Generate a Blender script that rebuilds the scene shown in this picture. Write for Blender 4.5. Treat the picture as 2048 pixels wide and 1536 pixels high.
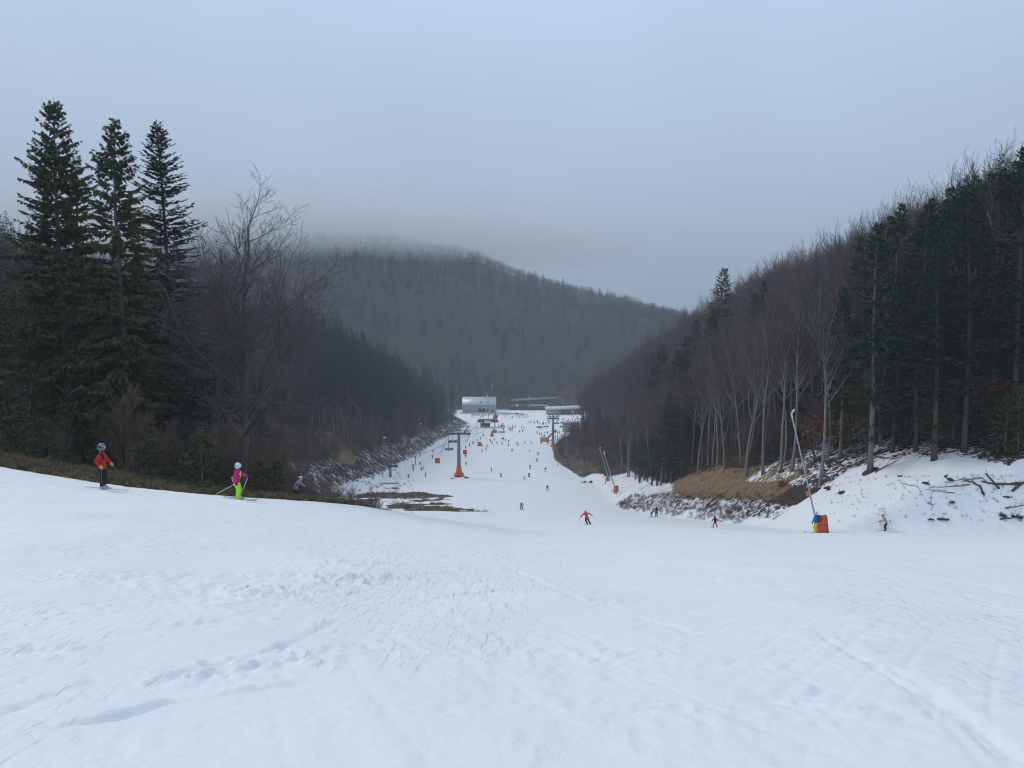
import bpy, bmesh, math, random
import numpy as np
from mathutils import Vector, Matrix, Euler

for o in list(bpy.data.objects):
    bpy.data.objects.remove(o, do_unlink=True)
sc = bpy.context.scene
COL = sc.collection
R = math.radians

# ---------------------------------------------------------------- camera
PITCH = math.atan(128 / 1553.0)                    # looking slightly down the slope
FPX = 1553.0                                       # focal length in pixels of a 2048-wide picture
cam_d = bpy.data.cameras.new('camera')
cam_d.sensor_width = 36.0
cam_d.lens = FPX / 2048 * 36.0
cam_d.clip_start = 0.2
cam_d.clip_end = 9000
cam = bpy.data.objects.new('camera', cam_d)
cam.location = (0, 0, 0)
cam.rotation_euler = (math.pi / 2 - PITCH, 0, 0)
COL.objects.link(cam)
sc.camera = cam

# ---------------------------------------------------------------- overcast winter sky
SUN_EL, SUN_AZ = R(36), R(-48)                      # azimuth clockwise from the view direction (+Y)
wd = bpy.data.worlds.new('World'); sc.world = wd
wd.use_nodes = True
wn = wd.node_tree; wn.nodes.clear()
w_out = wn.nodes.new('ShaderNodeOutputWorld')
w_sky = wn.nodes.new('ShaderNodeTexSky'); w_sky.sky_type = 'NISHITA'
w_sky.sun_disc = False; w_sky.sun_elevation = SUN_EL; w_sky.sun_rotation = SUN_AZ
w_sky.air_density = 1.0; w_sky.dust_density = 3.0; w_sky.altitude = 600
w_bg1 = wn.nodes.new('ShaderNodeBackground'); w_bg1.inputs['Strength'].default_value = 0.05
wn.links.new(w_sky.outputs[0], w_bg1.inputs['Color'])
w_tc = wn.nodes.new('ShaderNodeTexCoord')
w_sep = wn.nodes.new('ShaderNodeSeparateXYZ')
wn.links.new(w_tc.outputs['Generated'], w_sep.inputs[0])
w_ramp = wn.nodes.new('ShaderNodeValToRGB')        # overcast: dimmer towards the horizon, brighter overhead, all round alike
els = w_ramp.color_ramp.elements
els[0].position = 0.0; els[0].color = (0.300, 0.355, 0.460, 1)
els[1].position = 1.0; els[1].color = (0.60, 0.70, 0.84, 1)
for p_, c_ in ((0.05, (0.335, 0.408, 0.522)), (0.17, (0.435, 0.542, 0.700)), (0.36, (0.510, 0.645, 0.845)), (0.6, (0.585, 0.71, 0.89))):
    e_ = els.new(p_); e_.color = (*c_, 1)
w_noise = wn.nodes.new('ShaderNodeTexNoise'); w_noise.inputs['Scale'].default_value = 1.6; w_noise.inputs['Detail'].default_value = 4
wn.links.new(w_tc.outputs['Generated'], w_noise.inputs['Vector'])
w_map = wn.nodes.new('ShaderNodeMapRange'); w_map.inputs['From Min'].default_value = 0.3; w_map.inputs['From Max'].default_value = 0.7
w_map.inputs['To Min'].default_value = 0.93; w_map.inputs['To Max'].default_value = 1.07
wn.links.new(w_noise.outputs['Fac'], w_map.inputs['Value'])
wn.links.new(w_sep.outputs['Z'], w_ramp.inputs['Fac'])
w_bg2 = wn.nodes.new('ShaderNodeBackground')
wn.links.new(w_ramp.outputs['Color'], w_bg2.inputs['Color'])
wn.links.new(w_map.outputs[0], w_bg2.inputs['Strength'])
w_mix = wn.nodes.new('ShaderNodeMixShader'); w_mix.inputs[0].default_value = 0.95
wn.links.new(w_bg1.outputs[0], w_mix.inputs[1]); wn.links.new(w_bg2.outputs[0], w_mix.inputs[2])
wn.links.new(w_mix.outputs[0], w_out.inputs['Surface'])

sun_d = bpy.data.lights.new('sun', 'SUN'); sun_d.energy = 1.05; sun_d.angle = R(18); sun_d.color = (1.0, 0.97, 0.93)
sun = bpy.data.objects.new('sun', sun_d); COL.objects.link(sun)
sun.rotation_euler = Vector((-math.sin(SUN_AZ) * math.cos(SUN_EL), -math.cos(SUN_AZ) * math.cos(SUN_EL), -math.sin(SUN_EL))).to_track_quat('-Z', 'Y').to_euler()

vs = sc.view_settings
vs.view_transform = 'Standard'; vs.look = 'None'; vs.exposure = 0.0; vs.gamma = 1.0; vs.use_curve_mapping = False
cy = sc.cycles
cy.max_bounces = 6; cy.diffuse_bounces = 3; cy.glossy_bounces = 2; cy.transmission_bounces = 2; cy.transparent_max_bounces = 6; cy.volume_bounces = 4
cy.use_denoising = True; cy.filter_width = 1.05
cy.use_adaptive_sampling = True; cy.adaptive_threshold = 0.01
HAZE_DENSITY = 0.00027
cy.sample_clamp_indirect = 4.0

# ---------------------------------------------------------------- helpers
def norm(v): return v / (np.linalg.norm(v, axis=-1, keepdims=True) + 1e-9)
def tag(o, label=None, cat=None, group=None, kind=None):
    if label: o['label'] = label
    if cat: o['category'] = cat
    if group: o['group'] = group
    if kind: o['kind'] = kind
    return o
def link(o, parent=None):
    COL.objects.link(o)
    if parent is not None: o.parent = parent
    return o
def empty(name, loc, rz=0.0, scale=1.0, rot=None):
    o = bpy.data.objects.new(name, None); o.empty_display_size = 0.3
    o.location = loc; o.rotation_euler = rot if rot else (0, 0, rz); o.scale = (scale,) * 3
    return link(o)
def obj(name, me, parent=None, loc=(0, 0, 0), rot=(0, 0, 0), scale=(1, 1, 1)):
    o = bpy.data.objects.new(name, me); o.location = loc; o.rotation_euler = rot; o.scale = scale
    return link(o, parent)
def mk_mesh(name, V, faces, mats=(), midx=None, smooth=False):
    """V (n,3); faces: list of int arrays (m,k)"""
    V = np.asarray(V, np.float32).reshape(-1, 3)
    faces = [np.asarray(f, np.int32) for f in faces if len(f)]
    me = bpy.data.meshes.new(name)
    me.vertices.add(len(V)); me.vertices.foreach_set('co', V.ravel())
    tot = np.concatenate([np.full(len(f), f.shape[1], np.int32) for f in faces])
    loops = np.concatenate([f.ravel() for f in faces])
    starts = np.concatenate([[0], np.cumsum(tot)[:-1]]).astype(np.int32)
    me.loops.add(len(loops)); me.loops.foreach_set('vertex_index', loops)
    me.polygons.add(len(tot)); me.polygons.foreach_set('loop_start', starts); me.polygons.foreach_set('loop_total', tot)
    if midx is not None: me.polygons.foreach_set('material_index', np.asarray(midx, np.int32))
    if smooth: me.polygons.foreach_set('use_smooth', np.ones(len(tot), bool))
    for m in mats: me.materials.append(m)
    me.update(calc_edges=True)
    return me
class MB:
    """collects simple solids into one mesh"""
    def __init__(s): s.V = []; s.F4 = []; s.F3 = []; s.FN = []; s.n = 0
    def add(s, V, F4=(), F3=(), FN=()):
        V = np.asarray(V, float).reshape(-1, 3)
        s.V.append(V)
        if len(F4): s.F4.append(np.asarray(F4) + s.n)
        if len(F3): s.F3.append(np.asarray(F3) + s.n)
        for f in FN: s.FN.append(np.asarray(f)[None, :] + s.n)
        s.n += len(V); return s
    def box(s, c, d, rz=0.0, rx=0.0, ry=0.0):
        x, y, z = [v / 2 for v in d]
        V = np.array([(-x,-y,-z),(x,-y,-z),(x,y,-z),(-x,y,-z),(-x,-y,z),(x,-y,z),(x,y,z),(-x,y,z)])
        if rz or rx or ry: V = V @ np.array(Euler((rx, ry, rz)).to_matrix()).T
        return s.add(V + np.asarray(c), [(0,3,2,1),(4,5,6,7),(0,1,5,4),(1,2,6,5),(2,3,7,6),(3,0,4,7)])
    def tube(s, P, r, n=8, cap=True):
        P = np.asarray(P, float); m = len(P)
        r = np.broadcast_to(np.asarray(r, float), (m,))
        T = np.gradient(P, axis=0); T /= np.linalg.norm(T, axis=1)[:, None] + 1e-9
        ref = np.array([0, 0, 1.0]) if abs(T[0][2]) < 0.9 else np.array([1.0, 0, 0])
        a = np.arange(n) * 2 * math.pi / n
        V = []
        u = np.cross(T[0], ref)
        for i in range(m):
            u = u - T[i] * np.dot(u, T[i]); u /= np.linalg.norm(u) + 1e-9
            w = np.cross(T[i], u)
            V.append(P[i] + r[i] * (np.cos(a)[:, None] * u + np.sin(a)[:, None] * w))
        V = np.concatenate(V)
        i, j = np.meshgrid(np.arange(m - 1), np.arange(n), indexing='ij')
        F = np.stack([i*n + j, i*n + (j+1) % n, (i+1)*n + (j+1) % n, (i+1)*n + j], -1).reshape(-1, 4)
        FN = [np.arange(n)[::-1], (m-1)*n + np.arange(n)] if cap else []
        return s.add(V, F, FN=FN)
    def lathe(s, prof, n=12, c=(0, 0, 0)):             # prof: (r, z) pairs
        P = np.asarray(prof, float); m = len(P); a = np.arange(n) * 2 * math.pi / n
        V = np.stack([P[:, 0][:, None] * np.cos(a), P[:, 0][:, None] * np.sin(a), np.repeat(P[:, 1][:, None], n, 1)], -1).reshape(-1, 3) + np.asarray(c)
        i, j = np.meshgrid(np.arange(m - 1), np.arange(n), indexing='ij')
        F = np.stack([i*n + j, i*n + (j+1) % n, (i+1)*n + (j+1) % n, (i+1)*n + j], -1).reshape(-1, 4)
        return s.add(V, F, FN=[np.arange(n)[::-1], (m-1)*n + np.arange(n)])
    def prism(s, poly, y0, y1):                        # polygon in xz, extruded along y
        p = np.asarray(poly, float); k = len(p)
        V = np.concatenate([np.c_[p[:, 0], np.full(k, y0), p[:, 1]], np.c_[p[:, 0], np.full(k, y1), p[:, 1]]])
        F = [(i, (i+1) % k, k + (i+1) % k, k + i) for i in range(k)]
        return s.add(V, F, FN=[np.arange(k)[::-1], k + np.arange(k)])
    def mesh(s, name, mat, smooth=False):
        fs = []
        if s.F4: fs.append(np.concatenate(s.F4))
        if s.F3: fs.append(np.concatenate(s.F3))
        fs += s.FN
        return mk_mesh(name, np.concatenate(s.V), fs, [mat] if mat else [], smooth=smooth)
    def build(s, name, mat, parent=None, smooth=False, **k):
        return obj(name, s.mesh(name, mat, smooth), parent, **k)

# ---------------------------------------------------------------- materials
MATS = {}
def mat(name, col, rough=0.7, noise=0.0, scale=8.0, metal=0.0, stretch=(1, 1, 1), coat=0.0, col2=None, bump=0.0, spec=0.4):
    if name in MATS: return MATS[name]
    m = bpy.data.materials.new(name); m.use_nodes = True
    nt = m.node_tree; b = nt.nodes['Principled BSDF']
    b.inputs['Roughness'].default_value = rough; b.inputs['Metallic'].default_value = metal
    b.inputs['Specular IOR Level'].default_value = spec
    if coat: b.inputs['Coat Weight'].default_value = coat
    if noise or col2:
        tc = nt.nodes.new('ShaderNodeTexCoord'); mp = nt.nodes.new('ShaderNodeMapping'); mp.inputs['Scale'].default_value = stretch
        nz = nt.nodes.new('ShaderNodeTexNoise'); nz.inputs['Scale'].default_value = scale; nz.inputs['Detail'].default_value = 5
        nz.inputs['Roughness'].default_value = 0.65
        nt.links.new(tc.outputs['Object'], mp.inputs[0]); nt.links.new(mp.outputs[0], nz.inputs['Vector'])
        rp = nt.nodes.new('ShaderNodeValToRGB')
        c2 = col2 if col2 else tuple(min(1, c * (1 + noise)) for c in col)
        c1 = col if col2 else tuple(c * (1 - noise) for c in col)
        rp.color_ramp.elements[0].position = 0.33; rp.color_ramp.elements[0].color = (*c1, 1)
        rp.color_ramp.elements[1].position = 0.67; rp.color_ramp.elements[1].color = (*c2, 1)
        nt.links.new(nz.outputs['Fac'], rp.inputs['Fac']); nt.links.new(rp.outputs['Color'], b.inputs['Base Color'])
        if bump:
            bp = nt.nodes.new('ShaderNodeBump'); bp.inputs['Strength'].default_value = bump; bp.inputs['Distance'].default_value = 0.02
            nt.links.new(nz.outputs['Fac'], bp.inputs['Height']); nt.links.new(bp.outputs['Normal'], b.inputs['Normal'])
    else:
        b.inputs['Base Color'].default_value = (*col, 1)
    MATS[name] = m
    return m
# ---------------------------------------------------------------- shape of the land (heights in metres, eye of the camera at z = 0)
def sstep(a, b, v):
    t = np.clip((np.asarray(v, float) - a) / (b - a), 0.0, 1.0)
    return t * t * (3 - 2 * t)
def pchip(xs, ys):
    xs = np.asarray(xs, float); ys = np.asarray(ys, float)
    h = np.diff(xs); dl = np.diff(ys) / h
    m = np.zeros_like(ys)
    for i in range(1, len(xs) - 1):
        if dl[i - 1] * dl[i] > 0:
            w1 = 2 * h[i] + h[i - 1]; w2 = h[i] + 2 * h[i - 1]
            m[i] = (w1 + w2) / (w1 / dl[i - 1] + w2 / dl[i])
    m[0] = dl[0]; m[-1] = dl[-1]
    def f(v):
        v = np.asarray(v, float)
        i = np.clip(np.searchsorted(xs, v) - 1, 0, len(xs) - 2)
        t = np.clip((v - xs[i]) / h[i], 0, 1)
        t2 = t * t; t3 = t2 * t
        r = (2*t3 - 3*t2 + 1) * ys[i] + (t3 - 2*t2 + t) * h[i] * m[i] + (-2*t3 + 3*t2) * ys[i+1] + (t3 - t2) * h[i] * m[i+1]
        r = np.where(v < xs[0], ys[0] + m[0] * (v - xs[0]), r)
        return np.where(v > xs[-1], ys[-1] + m[-1] * (v - xs[-1]), r)
    return f
def lerp(xs, ys):
    return lambda v: np.interp(v, xs, ys)
_rng = np.random.RandomState(7)
_NT = _rng.rand(64, 64)
def vnoise(x, y):                                   # value noise, period 64
    x = np.asarray(x, float); y = np.asarray(y, float)
    xi = np.floor(x).astype(int); yi = np.floor(y).astype(int)
    fx = x - xi; fy = y - yi
    fx = fx*fx*(3-2*fx); fy = fy*fy*(3-2*fy)
    a = _NT[xi % 64, yi % 64]; b = _NT[(xi+1) % 64, yi % 64]
    c = _NT[xi % 64, (yi+1) % 64]; d = _NT[(xi+1) % 64, (yi+1) % 64]
    return (a*(1-fx) + b*fx)*(1-fy) + (c*(1-fx) + d*fx)*fy - 0.5
def fnoise(x, y, o=4):
    s = 0; a = 1.0
    for k in range(o):
        s = s + a * vnoise(x * 2**k + 17.3*k, y * 2**k + 5.1*k); a *= 0.5
    return s
piste = pchip([-80, 0, 60, 73, 120, 155, 200, 260, 370, 460, 560, 640, 900, 2500],
              [14, -1.6, -16.3, -19.6, -30.6, -38.3, -46.4, -54.0, -62.4, -67.0, -71.6, -74.5, -77, -78])
left_edge = lerp([0, 45, 66, 85, 105, 150, 190, 235, 275, 410, 470, 520, 600, 700], [60, 40, 30, 26, 27, 42, 50, 51, 46, 37, 31, 28, 60, 130])
right_edge = lerp([0, 52, 60, 67, 74, 100, 125, 165, 230, 250, 330, 380, 430, 460, 520, 600, 700], [90, 66, 46, 28, 26.5, 26, 23.5, 23, 27, 26, 18.5, 20, 28, 38, 52, 66, 130])
left_shoulder = pchip([0, 5, 10, 16, 21, 37, 60, 140], [0, .8, 1.7, 2.3, 3.0, 5.5, 9, 22])
bank_r = lerp([60, 75, 95, 120, 165, 200, 240, 300, 380, 420, 600], [.30, .55, .80, .85, .65, .6, .5, .62, .62, .35, .35])
hill_r = lerp([60, 80, 110, 150, 220, 300, 360, 450, 560, 700], [.30, .42, .52, .62, .72, .74, .66, .5, .35, .1])
hill_l = lerp([50, 100, 190, 300, 420, 520, 600, 700], [.45, .5, .88, .86, .74, .55, .3, .1])
def soft(s, k=1.5):                                 # smooth max(s, 0)
    return 0.5 * (s + np.sqrt(s * s + k * k)) - 0.5 * k * np.exp(-np.abs(s) / (k * 3))
ridge_z = pchip([-1500, -900, -630, -280, -150, -64, 14, 101, 179, 231, 283, 360, 600, 1500],
                [60, 100, 128, 132, 116, 100, 70, 44, 32, 15, 2, -12, -30, -20])
def far_hills(x, y):
    yc = 1350 + 40 * np.sin(x / 160.0)
    sy = np.where(y < yc, 250.0, 420.0)
    r = (ridge_z(x) + 78) * np.exp(-0.5 * ((y - yc) / sy) ** 2)
    def bump(cx, cy, sx, sy, h):
        return h * np.exp(-0.5 * (((x - cx) / sx) ** 2 + ((y - cy) / sy) ** 2))
    r = r + bump(-150, 1000, 130, 90, 40) + bump(40, 930, 90, 90, 14) + bump(190, 1040, 110, 80, 30)
    r = r + bump(900, 2100, 500, 300, 60)
    return r * sstep(640, 860, y)
def ground(x, y):
    x = np.asarray(x, float); y = np.asarray(y, float)
    x, y = np.broadcast_arrays(x, y)
    z = piste(y).copy()
    xl = np.maximum(-x, 0.0); xr = np.maximum(x, 0.0)
    w = sstep(45, 85, y)
    # left: a shoulder of snow and grass near the camera, a valley side further down
    h1 = left_shoulder(xl) * sstep(5, 32, y)
    s = soft(xl - left_edge(y), 3.0)
    k = hill_l(y)
    h2 = k * np.minimum(s, 55) + 0.30 * np.maximum(s - 55, 0)
    h2 = np.where(s > 300, h2 - 0.30 * (s - 300), h2)
    fade = 1 - sstep(560, 780, y)
    z = z + ((1 - w) * h1 + w * h2) * fade
    # right: cut bank and valley side
    z = z - 0.018 * np.minimum(xr, 40) * (1 - sstep(60, 110, y)) * sstep(0, 30, y)
    s = soft(xr - right_edge(y), 1.2)
    kb = bank_r(y); kh = hill_r(y)
    h = kb * np.minimum(s, 9) + kh * np.clip(s - 9, 0, 75) + 0.2 * np.maximum(s - 84, 0)
    h = np.where(s > 300, h - 0.2 * (s - 300), h)
    z = z + h * fade
    z = z + far_hills(x, y)
    # gentle unevenness
    off = np.maximum(s, soft(xl - left_edge(y), 3.0) * w)
    rough = np.clip(off / 12.0, 0, 1)
    z = z + rough * (2.2 * fnoise(x / 23.0, y / 23.0, 3) + 0.5 * fnoise(x / 4.0 + 9, y / 4.0, 2))
    z = z + 0.35 * vnoise(x / 14.0 + 3.3, y / 17.0) * sstep(8, 40, y)
    return z
# ---------------------------------------------------------------- placing things: pixel of the photograph (2048 x 1536) -> point on the land
_cp, _sp = math.cos(PITCH), math.sin(PITCH)
_T = np.concatenate([np.linspace(2, 120, 1200), np.linspace(120.3, 900, 3000)])
def on_ground(u, v):
    X = (u - 1024) / FPX; Y = -(v - 768) / FPX
    d = np.array([X, _cp + Y * _sp, -_sp + Y * _cp])
    f = d[2] * _T - ground(d[0] * _T, d[1] * _T)
    i = int(np.argmax(f < 0))
    a, b = _T[max(i - 1, 0)], _T[i]
    for _ in range(18):
        c = 0.5 * (a + b)
        if d[2] * c - float(ground(d[0] * c, d[1] * c)) < 0: b = c
        else: a = c
    return d * b
def gz(x, y): return float(ground(x, y))
def at_depth(u, y):                                   # ground point in picture column u, y metres away
    x = (u - 1024) / FPX * y
    for _ in range(3):                                # the tilt of the camera shifts depth a little with height
        z = gz(x, y); x = (u - 1024) / FPX * (y * _cp - z * _sp)
    return np.array([x, y, gz(x, y)])
def height_for(p, v):                                 # how tall a thing standing at p must be to reach picture row v
    e = math.atan((768 - v) / FPX) - PITCH
    return math.tan(e) * p[1] - p[2]
def slope_normal(x, y, e=0.6):
    n = Vector((-(gz(x + e, y) - gz(x - e, y)) / (2 * e), -(gz(x, y + e) - gz(x, y - e)) / (2 * e), 1.0)); n.normalize(); return n

# ---------------------------------------------------------------- fine relief of the near snow: ski tracks, ploughed clods, ruts
def seg_dist(px, py, A, B):
    d = B - A; L2 = float(d @ d) + 1e-9
    t = np.clip(((px - A[0]) * d[0] + (py - A[1]) * d[1]) / L2, 0, 1)
    qx = px - (A[0] + t * d[0]); qy = py - (A[1] + t * d[1])
    sgn = np.sign(d[0] * qy - d[1] * qx)
    return np.sqrt(qx * qx + qy * qy) * sgn, t
TRACKS = [  # picture polylines, depth of the groove (m), height of the crumbly berm beside it
    ([(80, 1456), (230, 1432), (330, 1405), (420, 1392), (530, 1375), (640, 1366)], .055, .05),
    ([(5, 1420), (60, 1402), (120, 1384), (205, 1354)], .05, .05),
    ([(265, 1386), (340, 1356), (430, 1330), (540, 1302), (620, 1270), (690, 1232)], .05, .06),
    ([(300, 1372), (420, 1352), (560, 1330), (680, 1302), (740, 1284)], .03, .06),
    ([(0, 1303), (90, 1294), (220, 1276), (330, 1256), (470, 1238)], .02, .05),
    ([(380, 1252), (470, 1236), (560, 1212)], .02, .05),
    ([(560, 1150), (640, 1156), (700, 1172), (760, 1165), (830, 1150), (920, 1140), (1010, 1140)], .03, .10),
    ([(868, 1194), (960, 1184), (1040, 1172)], .05, .02),
    ([(650, 1128), (720, 1130), (760, 1127)], .01, .08),
    ([(345, 1170), (420, 1178)], .03, .03),
    ([(1630, 1262), (1700, 1300), (1780, 1345), (1860, 1392), (1950, 1462), (2040, 1545)], .05, .02),
    ([(1760, 1318), (1830, 1358), (1920, 1420), (2000, 1480), (2070, 1540)], .06, .03),
    ([(1660, 1262), (1720, 1300), (1800, 1360), (1900, 1450), (1990, 1550)], .03, .02),
    ([(1270, 1232), (1330, 1250), (1400, 1272)], .03, .02),
    ([(1285, 1275), (1350, 1302), (1460, 1312)], .02, .02),
    ([(1030, 1140), (1080, 1160), (1130, 1185), (1180, 1212)], .03, .02),
    ([(1300, 1120), (1420, 1150), (1540, 1180)], .02, .02),
    ([(1480, 1100), (1600, 1110), (1760, 1128)], .02, .02),
    ([(1024, 1402), (1110, 1401)], .03, .02), ([(1024, 1490), (1130, 1470)], .03, .02),
    ([(1600, 1420), (1630, 1392), (1650, 1375)], .02, .04),
    ([(330, 1515), (480, 1496), (620, 1482), (740, 1470)], .015, .015),
    ([(800, 1350), (900, 1345), (1010, 1352)], .012, .03),
    ([(905, 1230), (930, 1262), (960, 1280), (1010, 1270)], .02, .05),
    ([(1550, 1530), (1640, 1500), (1700, 1480)], .02, .02),
]
CLODS = [   # picture centre, spread (m along, across), height
    (320, 1160, 1.9, .7, .10), (300, 1155, .9, .5, .10), (390, 1175, 1.2, .4, .06), (530, 1195, 1.6, 1.1, .12), (560, 1185, .9, .8, .12),
    (640, 1152, 1.4, .4, .14), (700, 1166, .8, .4, .12), (760, 1162, 1.6, .45, .14), (800, 1155, 1.1, .35, .10), (720, 1129, 1.4, .35, .12), (670, 1126, .8, .3, .10),
    (935, 1134, .9, .4, .10), (1000, 1142, 1.2, .3, .06), (640, 1302, .8, .35, .08), (560, 1322, .9, .3, .08), (450, 1345, .9, .3, .07), (300, 1370, .7, .3, .06),
    (1150, 1325, 1.5, .7, .06), (1110, 1305, 1.0, .5, .05), (980, 1275, 1.0, .4, .05), (1000, 1205, 1.4, .4, .05), (1200, 1192, .8, .6, .07), (1230, 1205, .7, .3, .05),
    (1480, 1155, 1.2, .5, .05), (1550, 1178, .9, .4, .05), (20, 1305, .8, .3, .07), (90, 1296, .6, .25, .06), (60, 1222, .9, .4, .06), (150, 1238, .9, .5, .05),
    (1660, 1332, .9, .3, .05), (1560, 1425, .7, .4, .05), (1290, 1420, .6, .25, .05), (1330, 1440, .5, .2, .04), (820, 1390, .6, .2, .04), (960, 1410, .9, .2, .04),
    (1100, 1480, .7, .3, .03), (1330, 1500, .8, .3, .03), (480, 1248, .9, .3, .06), (690, 1290, .6, .2, .06), (30, 1468, .4, .15, .04),
]
TRACKS_W = [([on_ground(u, v)[:2] for u, v in poly], dep, berm) for poly, dep, berm in TRACKS]
CLODS_W = [(on_ground(u, v), a_, b_, hh) for u, v, a_, b_, hh in CLODS]
def snow_relief(x, y):
    """extra height of the snow near the camera; x, y arrays"""
    near = (1 - sstep(48, 75, y)) * sstep(1.0, 2.5, y + np.abs(x) * .2)
    h = 0.012 * fnoise(x / 0.9, y / 0.9, 3) + 0.035 * vnoise(x / 3.1 + 5, y / 2.3)
    # shallow ruts and scrapes running down the fall line
    for ang, sc_w, amp in ((.35, .30, .020), (-.5, .26, .016), (.9, .22, .014), (-1.15, .25, .014)):
        xa = x * math.cos(ang) + y * math.sin(ang); ya = -x * math.sin(ang) + y * math.cos(ang)
        wav = ya + .35 * np.sin(xa / 4.0 + ang * 9)
        h = h - amp * np.clip(1 - np.abs(vnoise(wav / sc_w + 13 * ang, xa / 9.0)) * 9, 0, 1) * sstep(-.05, .25, vnoise(x / 4.0 + ang * 20, y / 4.0))
    # faint long streaks of many passing skis
    a = 0.55
    xr = x * math.cos(a) + y * math.sin(a); yr = -x * math.sin(a) + y * math.cos(a)
    wst = sstep(-6, 8, x)
    h = h + wst * 0.03 * np.clip(np.abs(vnoise(yr / 0.42, xr / 6.0)) * 2 - .25, 0, 1) - (1 - wst) * 0.022 * np.clip(np.abs(vnoise(x / 5.5 + 40, (y - .35 * x) / 0.42)) * 2 - .3, 0, 1)
    lump = fnoise(x / 0.12, y / 0.17, 3); lump2 = vnoise(x / 0.45 + 31, y / 0.5)
    lump3 = vnoise(x / 0.06 + 3, y / 0.08 + 8)
    for P, dep, berm in TRACKS_W:
        best = np.full(x.shape, 9.0); 
        lo = np.min(P, 0) - 1.2; hi = np.max(P, 0) + 1.2
        m = (x > lo[0]) & (x < hi[0]) & (y > lo[1]) & (y < hi[1])
        if not m.any(): continue
        xm, ym = x[m], y[m]; bm = np.full(xm.shape, 9.0); sg = np.zeros(xm.shape); tt = np.zeros(xm.shape)
        L = 0; tot = sum(np.linalg.norm(P[i+1] - P[i]) for i in range(len(P) - 1))
        for i in range(len(P) - 1):
            d, t = seg_dist(xm, ym, P[i], P[i+1]); l = np.linalg.norm(P[i+1] - P[i])
            c = np.abs(d) < np.abs(bm); bm = np.where(c, d, bm); tt = np.where(c, (L + t * l) / tot, tt); L += l
        ad = np.abs(bm); wdt = 0.045 + 0.008 * ym / 5
        ends = sstep(0, .12, tt) * sstep(0, .12, 1 - tt)
        groove = -dep * np.exp(-(bm / wdt) ** 2) * (0.6 + 0.8 * (vnoise(xm / .6, ym / .6) + .5))
        up = np.where(bm > 0, 1.0, 0.35)
        rid = .6 * berm * up * np.exp(-((ad - wdt * 1.9) / (wdt * 1.1)) ** 2) * np.clip(lump[m] * 2.2 + 0.35 + lump2[m], 0, 1.3)
        hm = h[m]; hm += (groove + rid) * ends * .7; h[m] = hm
    for c, a_, b_, hh in CLODS_W:
        m = (np.abs(x - c[0]) < a_ * 2) & (np.abs(y - c[1]) < max(a_, b_) * 2.2)
        if not m.any(): continue
        g = np.exp(-((x[m] - c[0]) / a_) ** 2 - ((y[m] - c[1] - .15 * (x[m] - c[0])) / (b_ * 1.1)) ** 2)
        hm = h[m]; hm += .24 * hh * np.clip((np.clip(lump[m] * 1.7 + lump2[m] * .8 + lump3[m] * .5, -1, 1) + g * .9 - .45) * 2.6, 0, 1) * sstep(.05, .5, g) * (.55 + .9 * np.clip(lump3[m] + .5, 0, 1)); h[m] = hm
    # crumbs everywhere
    cr = vnoise(x / 0.13 + 77, y / 0.13); crm = sstep(.12, .4, fnoise(x / 2.6 + 50, y / 1.6, 2))
    h = h + 0.028 * np.clip(cr * 4 - 1.1, 0, 1) * crm
    return h * near

def ramp_rows(a, b, q):
    r = [a]
    while r[-1] < b: r.append(r[-1] * q)
    return r
rows = sorted(set(list(np.linspace(-60, 2.0, 22)) + ramp_rows(2.3, 5, 1.02) + ramp_rows(5.05, 46, 1.0058) + ramp_rows(46.3, 620, 1.009) + ramp_rows(626, 2600, 1.016)))
rows = [r for k, r in enumerate(rows) if k == 0 or r - rows[k-1] > 0.01 and True]
ks = np.concatenate([np.linspace(-1.45, -0.70, 22)[:-1], np.linspace(-0.70, 0.70, 500), np.linspace(0.70, 1.45, 22)[1:]])
gy = np.array(rows)[:, None] * np.ones(len(ks))[None, :]
gx = ks[None, :] * (np.abs(gy) + 5.0) * np.where(gy < 0, 1.0, 1.0)
gzv = ground(gx, gy)
relief_mask = gy < 80
rel = np.zeros_like(gzv); rel[:int(np.sum(np.array(rows) < 80))] = snow_relief(gx[:int(np.sum(np.array(rows) < 80))], gy[:int(np.sum(np.array(rows) < 80))])
GZ = gzv + rel
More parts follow.
